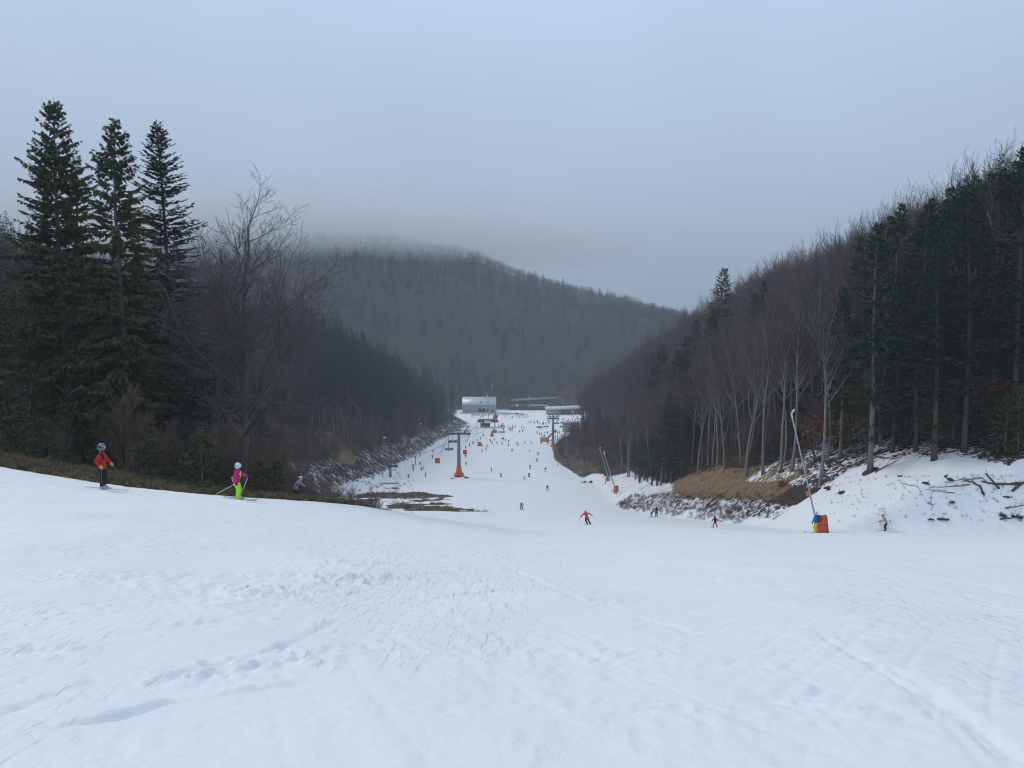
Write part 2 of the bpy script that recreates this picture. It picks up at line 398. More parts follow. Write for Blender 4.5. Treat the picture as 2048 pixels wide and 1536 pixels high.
# what the ground is made of: snow, dead grass, bare earth; the rest is forest floor
def ground_cover(x, y):
    xl = -x; xr = x
    w = sstep(45, 85, y)
    sr = xr - right_edge(y)
    n1 = fnoise(x / 6.0, y / 6.0, 3)
    # dead grass verge on the left shoulder
    edge_x = np.interp(y, [0, 22, 26, 31, 36, 40, 46, 60, 90], [-24, -21.0, -19.0, -20.0, -15.5, -13.0, -10.5, -16, -30])
    verge_y = np.interp(x, [-60, -26, -22, -17, -13, -10, -9, -8], [28, 33.5, 34.5, 34.5, 38, 46, 70, 400])
    s_left = np.where(y < 90, sstep(-1.6, 1.6, (verge_y - y)), 1.0)
    # forest starts
    fl = xl - left_edge(y)
    snow = np.ones_like(x)
    snow = snow * s_left
    grass = (1 - s_left) * (y < 90)
    # valley sides
    v = sstep(88, 100, y)
    bl = sstep(1.0, 9.0, fl) * v
    snow = np.where(y > 88, np.minimum(snow, 1 - 0.62 * sstep(-2, 3, fl) * (1 - sstep(9, 15, fl)) - sstep(9, 14, fl)), snow)
    br = sr
    farfade = sstep(600, 680, y)
    bank_zone = sstep(80, 92, y) * (1 - sstep(175, 195, y))
    patchy = sstep(-1, 2, br)
    # right: near snow apron, earth cut, forest
    apron = 1 - sstep(0.0, 1.0, (br - np.interp(y, [60, 70, 78, 86, 95], [14, 13, 9.5, 4, 2])) / 3.0)
    near_r = np.where(y < 90, apron, 1.0)
    snow = snow * near_r
    wide = np.interp(y, [80, 120, 135, 150, 200, 235, 250], [0, 0, 1.5, 4.5, 6.5, 5, 0])
    snow = np.where((y >= 80) & (br > -1), np.minimum(snow, 1 - sstep(0.5, 1.5, br) * np.interp(y, [80, 130, 150, 240], [.50, .50, .34, .34]) * (y < 250) - sstep(3.2, 5.0, br - wide)), snow)
    earth = bank_zone * sstep(3.0, 4.2, br) * (1 - sstep(8.2, 9.6, br)) * sstep(84, 90, y) * (1 - sstep(140, 152, y))
    # long dead-grass bank below the second pylon
    gb = sstep(255, 275, y) * (1 - sstep(420, 440, y)) * sstep(-1.5, 1.0, br) * (1 - sstep(9, 15, br))
    snow = snow * (1 - gb * .95); grass = np.maximum(grass, gb)
    # thawed grass by the lower left of the run
    def patch(cx, cy_, a_, b_):
        dx, dy = x - cx, y - cy_; l_ = -.40 * dx + .92 * dy; c_ = .92 * dx + .40 * dy
        return np.exp(-((l_ / a_) ** 2 + (c_ / b_) ** 2) * 1.3)
    t1 = patch(-18, 165, 24, 8.0); t2 = patch(-27, 204, 18, 10)
    t3 = np.exp(-(((x + 41) / 11) ** 2 + ((y - 190) / 42) ** 2))
    pn = fnoise(x / 5.0 + 8, y / 9.0, 5)
    thaw = np.clip(np.maximum(np.maximum(t1, t2), t3 * .6) + pn * 1.15 * sstep(.03, .35, np.maximum(np.maximum(t1, t2), t3)), 0, 1)
    snow = np.where((y > 95) & (y < 260), np.minimum(snow, 1 - .95 * sstep(.22, .62, thaw)), snow); grass = np.maximum(grass, sstep(.2, .6, thaw) * (y < 260))
    # round the pylon foot
    c = np.exp(-(((x + 40) / 5) ** 2 + ((y - 250) / 4) ** 2)); snow = snow * (1 - .7 * c); earth = np.maximum(earth, .5 * c)
    # brown scar on the left bank
    sc1 = np.exp(-(((x + 60) / 8) ** 2 + ((y - 262) / 14) ** 2)); earth = np.maximum(earth, sstep(.35, .7, sc1)); snow = snow * (1 - .7 * sstep(.3, .7, sc1))
    # beyond the base of the run no snow, a green meadow on the right
    snow = snow * (1 - farfade)
    mead = np.exp(-(((x - 70) / 26) ** 2 + ((y - 650) / 40) ** 2)); grass = np.maximum(grass, sstep(.25, .6, mead)); snow = snow * (1 - sstep(.25, .6, mead))
    # under the trees of the right edge: islands of snow among dead leaves
    isl = (y < 120) & (br > 6)
    snow = np.where(isl & (snow < .45), np.maximum(snow, .47 * (1 - sstep(14, 26, br)) * (y < 105)), snow)
    return np.clip(snow, 0, 1), np.clip(grass, 0, 1), np.clip(earth, 0, 1)
c_snow, c_grass, c_earth = ground_cover(gx, gy)
nr, nc = gx.shape
V = np.stack([gx, gy, GZ], -1).reshape(-1, 3)
i, j = np.meshgrid(np.arange(nr - 1), np.arange(nc - 1), indexing='ij')
F = np.stack([i*nc + j, i*nc + j + 1, (i+1)*nc + j + 1, (i+1)*nc + j], -1).reshape(-1, 4)

def ground_material():
    m = bpy.data.materials.new('snow_and_forest_floor'); m.use_nodes = True
    nt = m.node_tree; N = nt.nodes; L = nt.links
    b = N['Principled BSDF']
    tc = N.new('ShaderNodeTexCoord')
    def noise(scale, detail=5, rough=.6, vec=None, stretch=None):
        n = N.new('ShaderNodeTexNoise'); n.inputs['Scale'].default_value = scale; n.inputs['Detail'].default_value = detail; n.inputs['Roughness'].default_value = rough
        src = tc.outputs['Object']
        if stretch:
            mp = N.new('ShaderNodeMapping'); mp.inputs['Scale'].default_value = stretch[:3]
            if len(stretch) > 3: mp.inputs['Rotation'].default_value = (0, 0, stretch[3])
            L.new(src, mp.inputs[0]); src = mp.outputs[0]
        L.new(src, n.inputs['Vector']); return n.outputs['Fac']
    def math_(op, a, c=None, clamp=False):
        n = N.new('ShaderNodeMath'); n.operation = op; n.use_clamp = clamp
        for k, q in enumerate((a, c)):
            if q is None: continue
            if isinstance(q, (int, float)): n.inputs[k].default_value = q
            else: L.new(q, n.inputs[k])
        return n.outputs[0]
    def mr(v, a, c, lo=0, hi=1):
        n = N.new('ShaderNodeMapRange'); n.interpolation_type = 'SMOOTHSTEP'
        n.inputs['From Min'].default_value = a; n.inputs['From Max'].default_value = c; n.inputs['To Min'].default_value = lo; n.inputs['To Max'].default_value = hi
        L.new(v, n.inputs['Value']); return n.outputs[0]
    def mixc(f, a, c):
        n = N.new('ShaderNodeMix'); n.data_type = 'RGBA'
        if isinstance(f, (int, float)): n.inputs[0].default_value = f
        else: L.new(f, n.inputs[0])
        for k, q in ((6, a), (7, c)):
            if isinstance(q, tuple): n.inputs[k].default_value = (*q, 1)
            else: L.new(q, n.inputs[k])
        return n.outputs[2]
    def attr(nm):
        n = N.new('ShaderNodeAttribute'); n.attribute_name = nm; return n.outputs['Fac']
    sn, gr, ea = attr('snow'), attr('dead_grass'), attr('bare_earth')
    # litter of beech leaves
    litter = mixc(mr(noise(3.0, 6, .7), .35, .65), (.030, .018, .013), (.075, .036, .022))
    litter = mixc(mr(noise(.25, 3), .4, .62), litter, (.040, .030, .022))
    grassc = mixc(mr(noise(9.0, 6, .75, stretch=(1, .35, 1)), .32, .68), (.085, .062, .034), (.21, .155, .085))
    grassc = mixc(mr(noise(.6, 4, .6), .48, .66), grassc, (.078, .070, .034))
    grassc = mixc(mr(noise(.16, 5, .65), .42, .60), grassc, (.060, .045, .032))
    earthc = mixc(mr(noise(1.3, 6, .7, stretch=(1.6, 1.6, .25)), .3, .7), (.13, .078, .040), (.33, .225, .125))
    earthc = mixc(mr(noise(.9, 5, .75, stretch=(2.2, 2.2, .12)), .46, .62), earthc, (.075, .046, .028))
    base = mixc(mr(math_('ADD', gr, math_('MULTIPLY', math_('SUBTRACT', noise(2.2, 5, .7), .5), .9)), .42, .58), litter, grassc)
    base = mixc(mr(math_('ADD', ea, math_('MULTIPLY', math_('SUBTRACT', noise(.8, 6, .72), .5), 1.5)), .42, .58), base, earthc)
    # snow lies where the cover says, broken by tufts; edges uneven
    nz = math_('ADD', math_('MULTIPLY', math_('SUBTRACT', noise(1.9, 6, .72), .5), 1.5), math_('MULTIPLY', math_('SUBTRACT', noise(.35, 4, .6), .5), .9))
    sf = mr(math_('ADD', sn, math_('MULTIPLY', nz, math_('SUBTRACT', 1.0, math_('POWER', sn, 6.0)))), .47, .53)
    dirt = mr(noise(.13, 5, .6), .5, .75, 0, .10)
    snowc = mixc(mr(noise(.7, 6, .6, stretch=(1, .3, 1, .4)), .3, .7), (.825, .835, .845), (.875, .88, .885))
    snowc = mixc(dirt, snowc, (.66, .66, .63))
    col = mixc(sf, base, snowc)
    L.new(col, b.inputs['Base Color'])
    rg = N.new('ShaderNodeMapRange'); rg.inputs['To Min'].default_value = .92; rg.inputs['To Max'].default_value = .62
    L.new(sf, rg.inputs['Value']); L.new(rg.outputs[0], b.inputs['Roughness'])
    b.inputs['Specular IOR Level'].default_value = .25
    # fine relief
    bp = N.new('ShaderNodeBump'); bp.inputs['Strength'].default_value = .7; bp.inputs['Distance'].default_value = .04
    hsum = math_('ADD', math_('MULTIPLY', noise(5.5, 7, .62), 1.0), math_('MULTIPLY', noise(1.4, 5, .6, stretch=(1, .16, 1, .55)), 1.1))
    for sc_, st_, wt_, ps in ((7.0, (1, .030, 1, .75), .55, .21), (8.0, (1, .035, 1, -.95), .5, .27), (5.0, (1, .025, 1, -.25), .6, .17)):
        hsum = math_('ADD', hsum, math_('MULTIPLY', math_('MULTIPLY', mr(noise(sc_, 3, .5, stretch=st_), .52, .66), mr(noise(ps, 2, .5), .45, .62)), wt_ * -1.0))
    hsum = math_('ADD', hsum, math_('MULTIPLY', sf, 2.2))
    L.new(hsum, bp.inputs['Height']); L.new(bp.outputs['Normal'], b.inputs['Normal'])
    return m
me = mk_mesh('ground', V, [F], [ground_material()], smooth=True)
for nm, a in (('snow', c_snow), ('dead_grass', c_grass), ('bare_earth', c_earth)):
    at = me.attributes.new(nm, 'FLOAT', 'POINT'); at.data.foreach_set('value', a.astype(np.float32).ravel())
ground_o = tag(obj('ground', me), kind='structure')
ground_o['label'] = 'snow covered ski run with forest floor and wooded hills beyond'
# height lookup that includes the fine relief, for what stands near the camera
def gz_fine(x, y):
    return gz(x, y) + (float(snow_relief(np.array([x]), np.array([y]))[0]) if y < 78 else 0.0)
# ---------------------------------------------------------------- people
rng = np.random.RandomState(5)
def cloth(c, name=None):
    return mat('cloth_%02x%02x%02x' % tuple(int(255 * min(1, q) ** .45) for q in c), c, .75, .12, 3.0, spec=.25)
SKIN = mat('face', (.50, .32, .25), .6); BOOT = cloth((.05, .05, .055)); DARKG = cloth((.012, .012, .016))
M_ski = mat('ski_topsheet', (.32, .33, .36), .35, .3, 3); M_skiw = mat('ski_white', (.62, .64, .68), .35, .2, 3); M_pole = mat('ski_pole_metal', (.10, .10, .11), .4); M_polew = mat('ski_pole_white', (.6, .6, .56), .4)
def skeleton(c=.25, lean=.25, st=.30, aL=((-.14, .04, -.25), (.0, .22, -.13)), aR=((.14, .04, -.25), (.0, .22, -.13)), roll=0.0, shift=0.0, turn=0.0, sit=False):
    J = {}
    hz_ = .93 - .28 * c
    if sit:
        J['pel'] = np.array([0, 0, .14]); d = norm(np.array([roll, -.25, 1.0]))
    else:
        J['pel'] = np.array([shift, -.18 * c, hz_]); d = norm(np.array([roll, math.sin(lean), math.cos(lean)]))
    P = J['pel']; J['che'] = P + .33 * d; J['nec'] = P + .53 * d
    hd = norm(d + np.array([0, .06, .45])); J['jaw'] = J['nec'] + .09 * hd; J['top'] = J['jaw'] + .15 * hd
    for s, k, a in ((-1, 'L', aL), (1, 'R', aR)):
        sh = P + .47 * d + np.array([s * .185 * math.cos(turn), s * .185 * math.sin(turn), 0]); J['sh' + k] = sh
        J['el' + k] = sh + np.array(a[0]); J['ha' + k] = J['el' + k] + np.array(a[1]); J['fi' + k] = J['ha' + k] + norm(np.array(a[1])) * .09
        if sit:
            J['hi' + k] = P + np.array([s * .10, .05, 0]); J['kn' + k] = np.array([s * .17, .42, .40]); J['an' + k] = np.array([s * .17, .78, .10]); J['to' + k] = np.array([s * .17, .80, .26])
        else:
            J['hi' + k] = P + np.array([s * .10, 0, -.05]); J['an' + k] = np.array([s * st / 2, -.02, .12]); J['to' + k] = np.array([s * st / 2, .14, .055])
            mid = (J['hi' + k] + J['an' + k]) / 2; J['kn' + k] = mid + np.array([s * .02, .20 * c + .04, .02])
    return J
BONES = [('pel', 'che', 0), ('che', 'nec', 0), ('nec', 'jaw', 0), ('jaw', 'top', 2)]
for k in 'LR': BONES += [('che', 'sh' + k, 0), ('sh' + k, 'el' + k, 0), ('el' + k, 'ha' + k, 0), ('ha' + k, 'fi' + k, 4), ('pel', 'hi' + k, 1), ('hi' + k, 'kn' + k, 1), ('kn' + k, 'an' + k, 1), ('an' + k, 'to' + k, 3)]
RAD = {'pel': (.175, .15), 'che': (.19, .145), 'nec': (.095, .09), 'jaw': (.082, .09), 'top': (.095, .10), 'sh': (.10, .10), 'el': (.078, .078), 'ha': (.058, .058), 'fi': (.048, .048), 'hi': (.13, .13), 'kn': (.098, .098), 'an': (.082, .082), 'to': (.062, .062)}
def body_mesh(J, sub=2, helmeted=False, bulk=1.0):
    names = list(J); idx = {n: i for i, n in enumerate(names)}
    me = bpy.data.meshes.new('sk'); me.from_pydata([tuple(J[n]) for n in names], [(idx[a], idx[b]) for a, b, _ in BONES], [])
    o = bpy.data.objects.new('sk', me); COL.objects.link(o)
    o.modifiers.new('skin', 'SKIN').use_smooth_shade = True
    sv = me.skin_vertices[0].data
    for n in names:
        r = RAD.get(n) or RAD[n[:2]]; b_ = bulk if n not in ('jaw', 'top') else 1.0
        sv[idx[n]].radius = (r[0] * b_, r[1] * b_); sv[idx[n]].use_root = n == 'pel'
    md = o.modifiers.new('sub', 'SUBSURF'); md.levels = sub; md.render_levels = sub
    dg = bpy.context.evaluated_depsgraph_get(); ev = o.evaluated_get(dg)
    out = bpy.data.meshes.new_from_object(ev); out.name = 'body'
    bpy.data.objects.remove(o, do_unlink=True); bpy.data.meshes.remove(me)
    n = len(out.polygons); C = np.empty(n * 3, np.float32); out.polygons.foreach_get('center', C); C = C.reshape(-1, 3)
    best = np.full(n, 9.0); mi = np.zeros(n, int)
    for a, b_, m in BONES:
        A, B = J[a], J[b_]; d = B - A; t = np.clip(((C - A) @ d) / (d @ d), 0, 1); q = np.linalg.norm(C - A - t[:, None] * d, axis=1)
        q = q - (.05 if m == 0 and a in ('pel', 'che') else 0) - (.02 if m == 3 else 0)
        c_ = q < best; best = np.where(c_, q, best); mi = np.where(c_, m, mi)
    # jacket hem reaches below the waist
    hem = J['pel'][2] - .06
    mi = np.where((mi == 1) & (C[:, 2] > hem) & (np.abs(C[:, 0] - J['pel'][0]) < .3), 0, mi)
    if helmeted: mi = np.where((mi == 2) & (C[:, 2] > J['jaw'][2] + .03), 5, mi)
    out.materials.clear()
    for m in (DARKG, DARKG, SKIN, BOOT, DARKG, DARKG): out.materials.append(m)
    out.polygons.foreach_set('material_index', mi.astype(np.int32)); out.polygons.foreach_set('use_smooth', np.ones(n, bool))
    out.update(); return out
def dress(me, jacket, trousers, boots=None, gloves=None, hat=None):
    m = me.copy()
    for k, q in enumerate((jacket, trousers, None, boots, gloves, hat)):
        if q is not None: m.materials[k] = q
    return m
def ski_mesh(L=1.6, w=.085, m=None):
    mb = MB(); s_ = np.r_[np.linspace(-.46, .40, 6), .46, .50, .53] * L; z_ = np.r_[np.zeros(6), .02, .06, .11]; wv = np.r_[1, .95, .88, .86, .9, 1, .95, .7, .3] * w / 2
    n = len(s_); V = np.concatenate([np.c_[-wv, s_, z_ + .012], np.c_[wv, s_, z_ + .012], np.c_[wv, s_, z_ - .004], np.c_[-wv, s_, z_ - .004]])
    F = []
    for a in range(4):
        b_ = (a + 1) % 4
        F += [(a*n + i, b_*n + i, b_*n + i + 1, a*n + i + 1) for i in range(n - 1)]
    F += [(0, 3*n, 2*n, n), (n - 1, 2*n - 1, 3*n - 1, 4*n - 1)]
    mb.add(V, F); mb.box((0, -.02, .035), (.07, .34, .05)); return mb.mesh('ski', m or M_ski)
SKI = ski_mesh(); SKIW = ski_mesh(m=M_skiw); SKIS = ski_mesh(1.15); BOARD = None
def pole_mesh(L=1.15, m=None, r=.011):
    mb = MB(); mb.tube([(0, 0, 0), (0, 0, -L)], [r, r * .6], 6); mb.lathe([(.0, -L + .09), (.045, -L + .085), (.045, -L + .075), (.0, -L + .07)], 8); mb.tube([(0, 0, .03), (0, 0, -.11)], [.018, .016], 6)
    return mb.mesh('ski_pole', m or M_pole, True)
POLE = pole_mesh(); POLEW = pole_mesh(m=M_polew, r=.016); POLES = pole_mesh(.9)
def glove_mesh(m):
    """palm, four curled fingers of unequal length and a thumb, closed round a grip along z"""
    mb = MB(); mb.tube([(0, -.05, 0), (0, -.01, 0), (0, .035, 0)], [.035, .045, .042], 8)
    for k, (z_, l) in enumerate(((.033, .9), (.011, 1.0), (-.011, .95), (-.033, .78))):
        a = np.linspace(0, 2.6, 5); mb.tube(np.c_[.036 * l * np.sin(a) + .018, .045 + .034 * l * (1 - np.cos(a)) * .4 + .02 * np.sin(a), np.full(5, z_)], [.0135, .0135, .013, .012, .009], 6)
    a = np.linspace(0, 1.6, 4); mb.tube(np.c_[.02 + .03 * np.sin(a), .0 + .05 * a / 1.6, .045 + .012 * np.sin(a)], [.016, .015, .014, .010], 6)
    return mb.mesh('glove', m, True)
def helmet(parent, J, col, gog=None, col2=None, hair=None):
    hd = norm(J['top'] - J['jaw']); c = J['jaw'] + hd * .085
    mb = MB(); prof = [(.135, -.075), (.142, -.02), (.138, .04), (.118, .09), (.080, .125), (.03, .142), (.001, .145)]
    mb.lathe(prof, 14, (0, -.015, .0))
    for s in (-1, 1): mb.box((s * .118, -.005, -.095), (.03, .10, .09))
    mb.box((0, .118, .035), (.19, .05, .014))
    m = mat('helmet_%02x%02x%02x' % tuple(int(255 * min(1, q) ** .45) for q in col), col, .35, 0 if col2 is None else .1, 9, col2=col2, coat=.3)
    h = mb.build('helmet', m, parent, smooth=True, loc=tuple(c + np.array([0, 0, .03])), rot=(-.12, 0, 0))
    gb = MB(); a = np.linspace(-1.15, 1.15, 9); ring = np.c_[np.sin(a) * .125, np.cos(a) * .135 - .005, np.zeros(9)]
    V = np.concatenate([ring + (0, 0, -.028), ring + (0, 0, .045), ring * (.9, .9, 1) + (0, 0, .045), ring * (.9, .9, 1) + (0, 0, -.028)]); n = 9
    F = [(q*n + i, q*n + i + 1, ((q+1) % 4)*n + i + 1, ((q+1) % 4)*n + i) for q in range(4) for i in range(n - 1)]
    gb.add(V, F); gb.build('goggles', gog or mat('goggle_lens', (.03, .03, .04), .15), h)
    sb = MB(); a = np.linspace(1.15, 2 * math.pi - 1.15, 14); ring = np.c_[np.sin(a) * .143, np.cos(a) * .143 - .012, np.zeros(14)]; n = 14
    V = np.concatenate([ring + (0, 0, -.008), ring + (0, 0, .025)]); sb.add(V, [(i, i + 1, n + i + 1, n + i) for i in range(n - 1)]); sb.build('goggle_strap', DARKG, h)
    if hair:
        hb_ = MB(); hb_.tube([c + (0, -.10, -.06), c + (0, -.16, -.20), c + (.02, -.17, -.36)], [.05, .05, .015], 6); hb_.build('hair', hair, parent, smooth=True)
    return h
def vec_rot(v): return Vector((0, 0, -1)).rotation_difference(Vector(v)).to_euler()
def skier(p, J, jacket, trousers, label, rz=0.0, size=1.0, helm=None, gog=None, gloves=None, poles=((None), (None)), pole=None, ski=None, toe=0.0, sub=2, boots=None, group=None, hair=None, helm2=None, bulk=1.0, pitch=True, skis=True, fine=True):
    z = gz_fine(p[0], p[1]) if p[1] < 78 else p[2]
    r = empty('person', (p[0], p[1], z), rz, size); tag(r, label, 'person', group)
    me = dress(body_mesh(J, sub, helm is None, bulk), jacket, trousers, boots, gloves, DARKG); obj('body', me, r)
    if helm: helmet(r, J, helm, gog, helm2, hair)
    e = .5; hd = (-math.sin(rz), math.cos(rz)); sl = (gz(p[0] + hd[0] * e, p[1] + hd[1] * e) - gz(p[0] - hd[0] * e, p[1] - hd[1] * e)) / (2 * e)
    if skis:
        for s, k in ((-1, 'L'), (1, 'R')):
            an = J['an' + k]; obj('ski', ski or SKI, r, (an[0], an[1] + .10, .015), (math.atan(sl), 0, s * toe))
    for k, d in zip('LR', poles):
        ha = J['ha' + k] + .6 * (J['fi' + k] - J['ha' + k])
        if fine and gloves is not None: 
            f_ = norm(J['fi' + k] - J['ha' + k]); obj('glove', glove_mesh(gloves), r, tuple(ha), Vector((0, 1, 0)).rotation_difference(Vector(f_)).to_euler())
        if d is not None: obj('ski_pole', pole or POLE, r, tuple(ha), vec_rot(norm(np.array(d))))
    return r
RED = cloth((.42, .018, .022)); BLK = cloth((.014, .015, .02)); NEON = cloth((.36, .86, .035)); MAG = cloth((.55, .015, .21)); YEL = cloth((.62, .52, .03)); BLU = cloth((.02, .17, .42)); PINK = cloth((.62, .10, .26)); CORAL = cloth((.52, .07, .10))
NAVY = cloth((.03, .045, .12)); GREY = cloth((.20, .21, .23)); LGREY = cloth((.5, .5, .52)); TEAL = cloth((.10, .30, .28)); YGRN = cloth((.52, .62, .06)); DRED = cloth((.17, .02, .03)); GREEN = cloth((.04, .14, .06)); BRN = cloth((.10, .06, .045)); ORNG = cloth((.65, .13, .03)); WHT = cloth((.72, .73, .76)); PURP = cloth((.12, .05, .17))
M_camo = mat('patterned_cloth', (.03, .045, .11), .75, 0, 7, col2=(.62, .64, .70)); M_pinkw = mat('pink_white_cloth', (.45, .06, .20), .75, 0, 5, col2=(.55, .42, .55))
YGL = cloth((.55, .50, .05))
# 1 red jacket, hand on the hip, looking right
p = on_ground(207, 978)
J = skeleton(.10, .02, .30, aL=((-.16, .10, -.22), (.02, .16, -.20)), aR=((.17, -.17, -.20), (-.03, .14, -.20)), turn=.25)
J1 = J
q = skier(p, J, RED, BLK, 'person in red ski jacket and black trousers, hand on hip, at the left verge', R(-78), 1.0, (.16, .30, .46), mat('goggle_yellow', (.62, .68, .10), .2), YGL, ((.55, .62, -.62), (.0, .02, -1)), pole=POLE, ski=SKIW, boots=cloth((.42, .42, .45)), helm2=(.05, .06, .08))
sy = MB(); ch = J['che']; sy.tube([ch + (.20, .02, .19), ch + (.21, .06, .08), ch + (.17, .12, -.02)], [.075, .07, .05], 7); sy.build('shoulder_patch', BLK, q, smooth=True)
# 2 pink child in neon trousers
p = on_ground(476, 998)
J = skeleton(.34, .16, .22, aL=((-.12, .12, -.20), (.0, .22, -.10)), aR=((.13, -.06, -.25), (-.02, .04, -.20)))
q = skier(p, J, MAG, NEON, 'child in magenta jacket and neon green trousers skiing to the right', R(-84), .86, (.66, .70, .78), mat('goggle_white', (.6, .65, .68), .3), cloth((.16, .01, .06)), ((.0, -.30, -.75), (.12, -.88, -.46)), pole=POLEW, boots=cloth((.42, .75, .05)), hair=BRN)
tb = MB(); tb.box(J['che'] + np.array([0, .15, -.02]), (.05, .02, .34), rx=-.1); tb.box(J['che'] + np.array([.08, .145, .03]), (.13, .03, .07)); tb.build('jacket_trim', cloth((.62, .80, .10)), q); tb = MB(); tb.box(J['pel'] + np.array([.0, -.155, .10]), (.16, .03, .22), rx=.1); tb.build('back_trim', cloth((.62, .80, .10)), q)
# 3 patterned jacket, half hidden behind the crest
p = at_depth(594, 51); J = skeleton(.55, .62, .32, aL=((-.14, .12, -.22), (0, .2, -.06)), aR=((.14, .12, -.22), (0, .2, -.06)))
skier(p, J, M_camo, NAVY, 'person in navy and white patterned jacket half hidden behind the snow crest', R(-50), 1.0, (.70, .70, .74), None, DARKG, ((-.1, -.6, -.6), (.1, -.6, -.6)))
# 4 coral jacket carving away
p = on_ground(1176, 1050); J = skeleton(.28, .34, .34, aL=((-.24, -.02, -.20), (-.14, .06, -.20)), aR=((.27, .02, -.10), (.24, .06, -.17)), roll=-.16, shift=-.16)
for k in 'LR': J['an' + k][0] += .10; J['to' + k][0] += .10
J['knR'] += (-.01, 0, 0)
skier(p, J, CORAL, BLK, 'skier in coral red jacket and black trousers turning with both poles out', R(14), .98, None, None, DARKG, ((-.18, -.05, -1), (.72, .05, -.68)), toe=0)
# 5 child in black and pink
p = at_depth(1430, 77); J = skeleton(.22, .2, .62, aL=((-.18, .02, -.19), (-.05, .12, -.16)), aR=((.22, .04, -.16), (.18, .1, -.12)))
skier(p, J, cloth((.035, .01, .02)), PINK, 'child in black jacket and pink trousers in a snowplough below the earth bank', R(8), .68, (.03, .03, .035), None, DARKG, ((-.1, -.3, -.8), (.6, -.2, -.3)), ski=SKIS, pole=POLES, toe=-.2)
# 6 adult holding out a pole to a child
p = at_depth(1313, 119); J = skeleton(.08, .06, .28, aL=((-.27, .02, -.02), (-.26, .05, .0)))
skier(p, J, DRED, cloth((.045, .05, .07)), 'adult in dark red jacket holding a pole down to a small child', R(25), .98, None, None, DARKG, ((-.06, .0, -1), None), fine=False, sub=1)
p = at_depth(1303, 114); J = skeleton(.25, .15, .46)
skier(p, J, cloth((.03, .20, .22)), cloth((.03, .09, .30)), 'small child in blue beside the adult holding a pole', R(10), .58, None, fine=False, sub=1, ski=SKIS)
# 7 blue jacket, yellow trousers, backpack
p = at_depth(1631, 62.5); J = skeleton(.10, .05, .34, aL=((-.20, .05, -.20), (-.07, .06, -.22)), aR=((.13, .06, -.25), (.0, .18, -.14)))
q = skier(p, J, BLU, YEL, 'skier in blue jacket and yellow trousers with backpack by the big snow lance', R(52), 1.02, (.55, .62, .70), None, DARKG, ((.42, -.05, -.85), None), boots=cloth((.55, .56, .6)))
bk = MB(); bm_ = J['che'] + np.array([.02, -.23, .0]); bk.tube([bm_ + (0, 0, -.30), bm_ + (0, -.03, -.26), bm_ + (0, -.04, 0), bm_ + (0, -.02, .20), bm_ + (0, .02, .26)], [.10, .17, .19, .15, .05], 10)
bp2 = bk.build('backpack', cloth((.06, .062, .066)), q, smooth=True); st_ = MB()
for s in (-1, 1): st_.tube([J['che'] + (s * .10, -.12, .19), J['che'] + (s * .12, .05, .22), J['che'] + (s * .13, .15, .05), J['che'] + (s * .14, .02, -.16)], .018, 5)
st_.build('strap', DARKG, bp2)
# 8 child with orange helmet
p = on_ground(1771, 1062); J = skeleton(.35, .55, .36, aL=((-.20, .10, -.16), (-.06, .16, -.10)), aR=((.16, .04, -.20), (.06, .10, -.14)))
skier(p, J, M_pinkw, BLK, 'child with bright orange helmet and pink and white jacket, far right', R(62), .90, (.95, .16, .04), None, DARKG, ((-.02, -.22, -.95), (.12, -.86, -.42)), ski=SKIS, pole=POLES)

# ---------------------------------------------------------------- skiers further down: a few poses, dressed differently
POSE = {
 'stand': body_mesh(skeleton(.06, .05, .26), 1, True, 1.08), 'ski': body_mesh(skeleton(.30, .30, .34), 1, True, 1.08),
 'plough': body_mesh(skeleton(.25, .22, .62, aL=((-.2, .05, -.2), (-.08, .14, -.14)), aR=((.2, .05, -.2), (.08, .14, -.14))), 1, True, 1.08),
 'board': body_mesh(skeleton(.34, .22, .52, aL=((-.26, .02, -.10), (-.16, .1, -.12)), aR=((.18, .0, -.20), (.05, .1, -.18))), 1, True, 1.1),
 'sit': body_mesh(skeleton(sit=True, aL=((-.16, -.10, -.22), (-.04, -.12, -.18)), aR=((.16, .04, -.22), (0, .18, -.10))), 1, True, 1.08),
 'walk': body_mesh(skeleton(.12, .1, .3, aL=((-.12, -.12, -.24), (-.02, .05, -.22)), aR=((.12, .12, -.22), (.02, .16, -.14))), 1, True, 1.08)}
Jr = skeleton(sit=True, aL=((-.12, .1, -.22), (.02, .24, -.02)), aR=((.12, .1, -.22), (-.02, .24, -.02)))
for k in 'LR': Jr['kn' + k] = np.array([(-.13 if k == 'L' else .13), .46, .12]); Jr['an' + k] = np.array([(-.13 if k == 'L' else .13), .52, -.34]); Jr['to' + k] = np.array([(-.13 if k == 'L' else .13), .66, -.40])
POSE['ride'] = body_mesh(Jr, 1, True, 1.08)
HATS = [cloth((.02, .02, .025)), cloth((.5, .5, .52)), cloth((.35, .03, .03)), cloth((.05, .08, .2))]
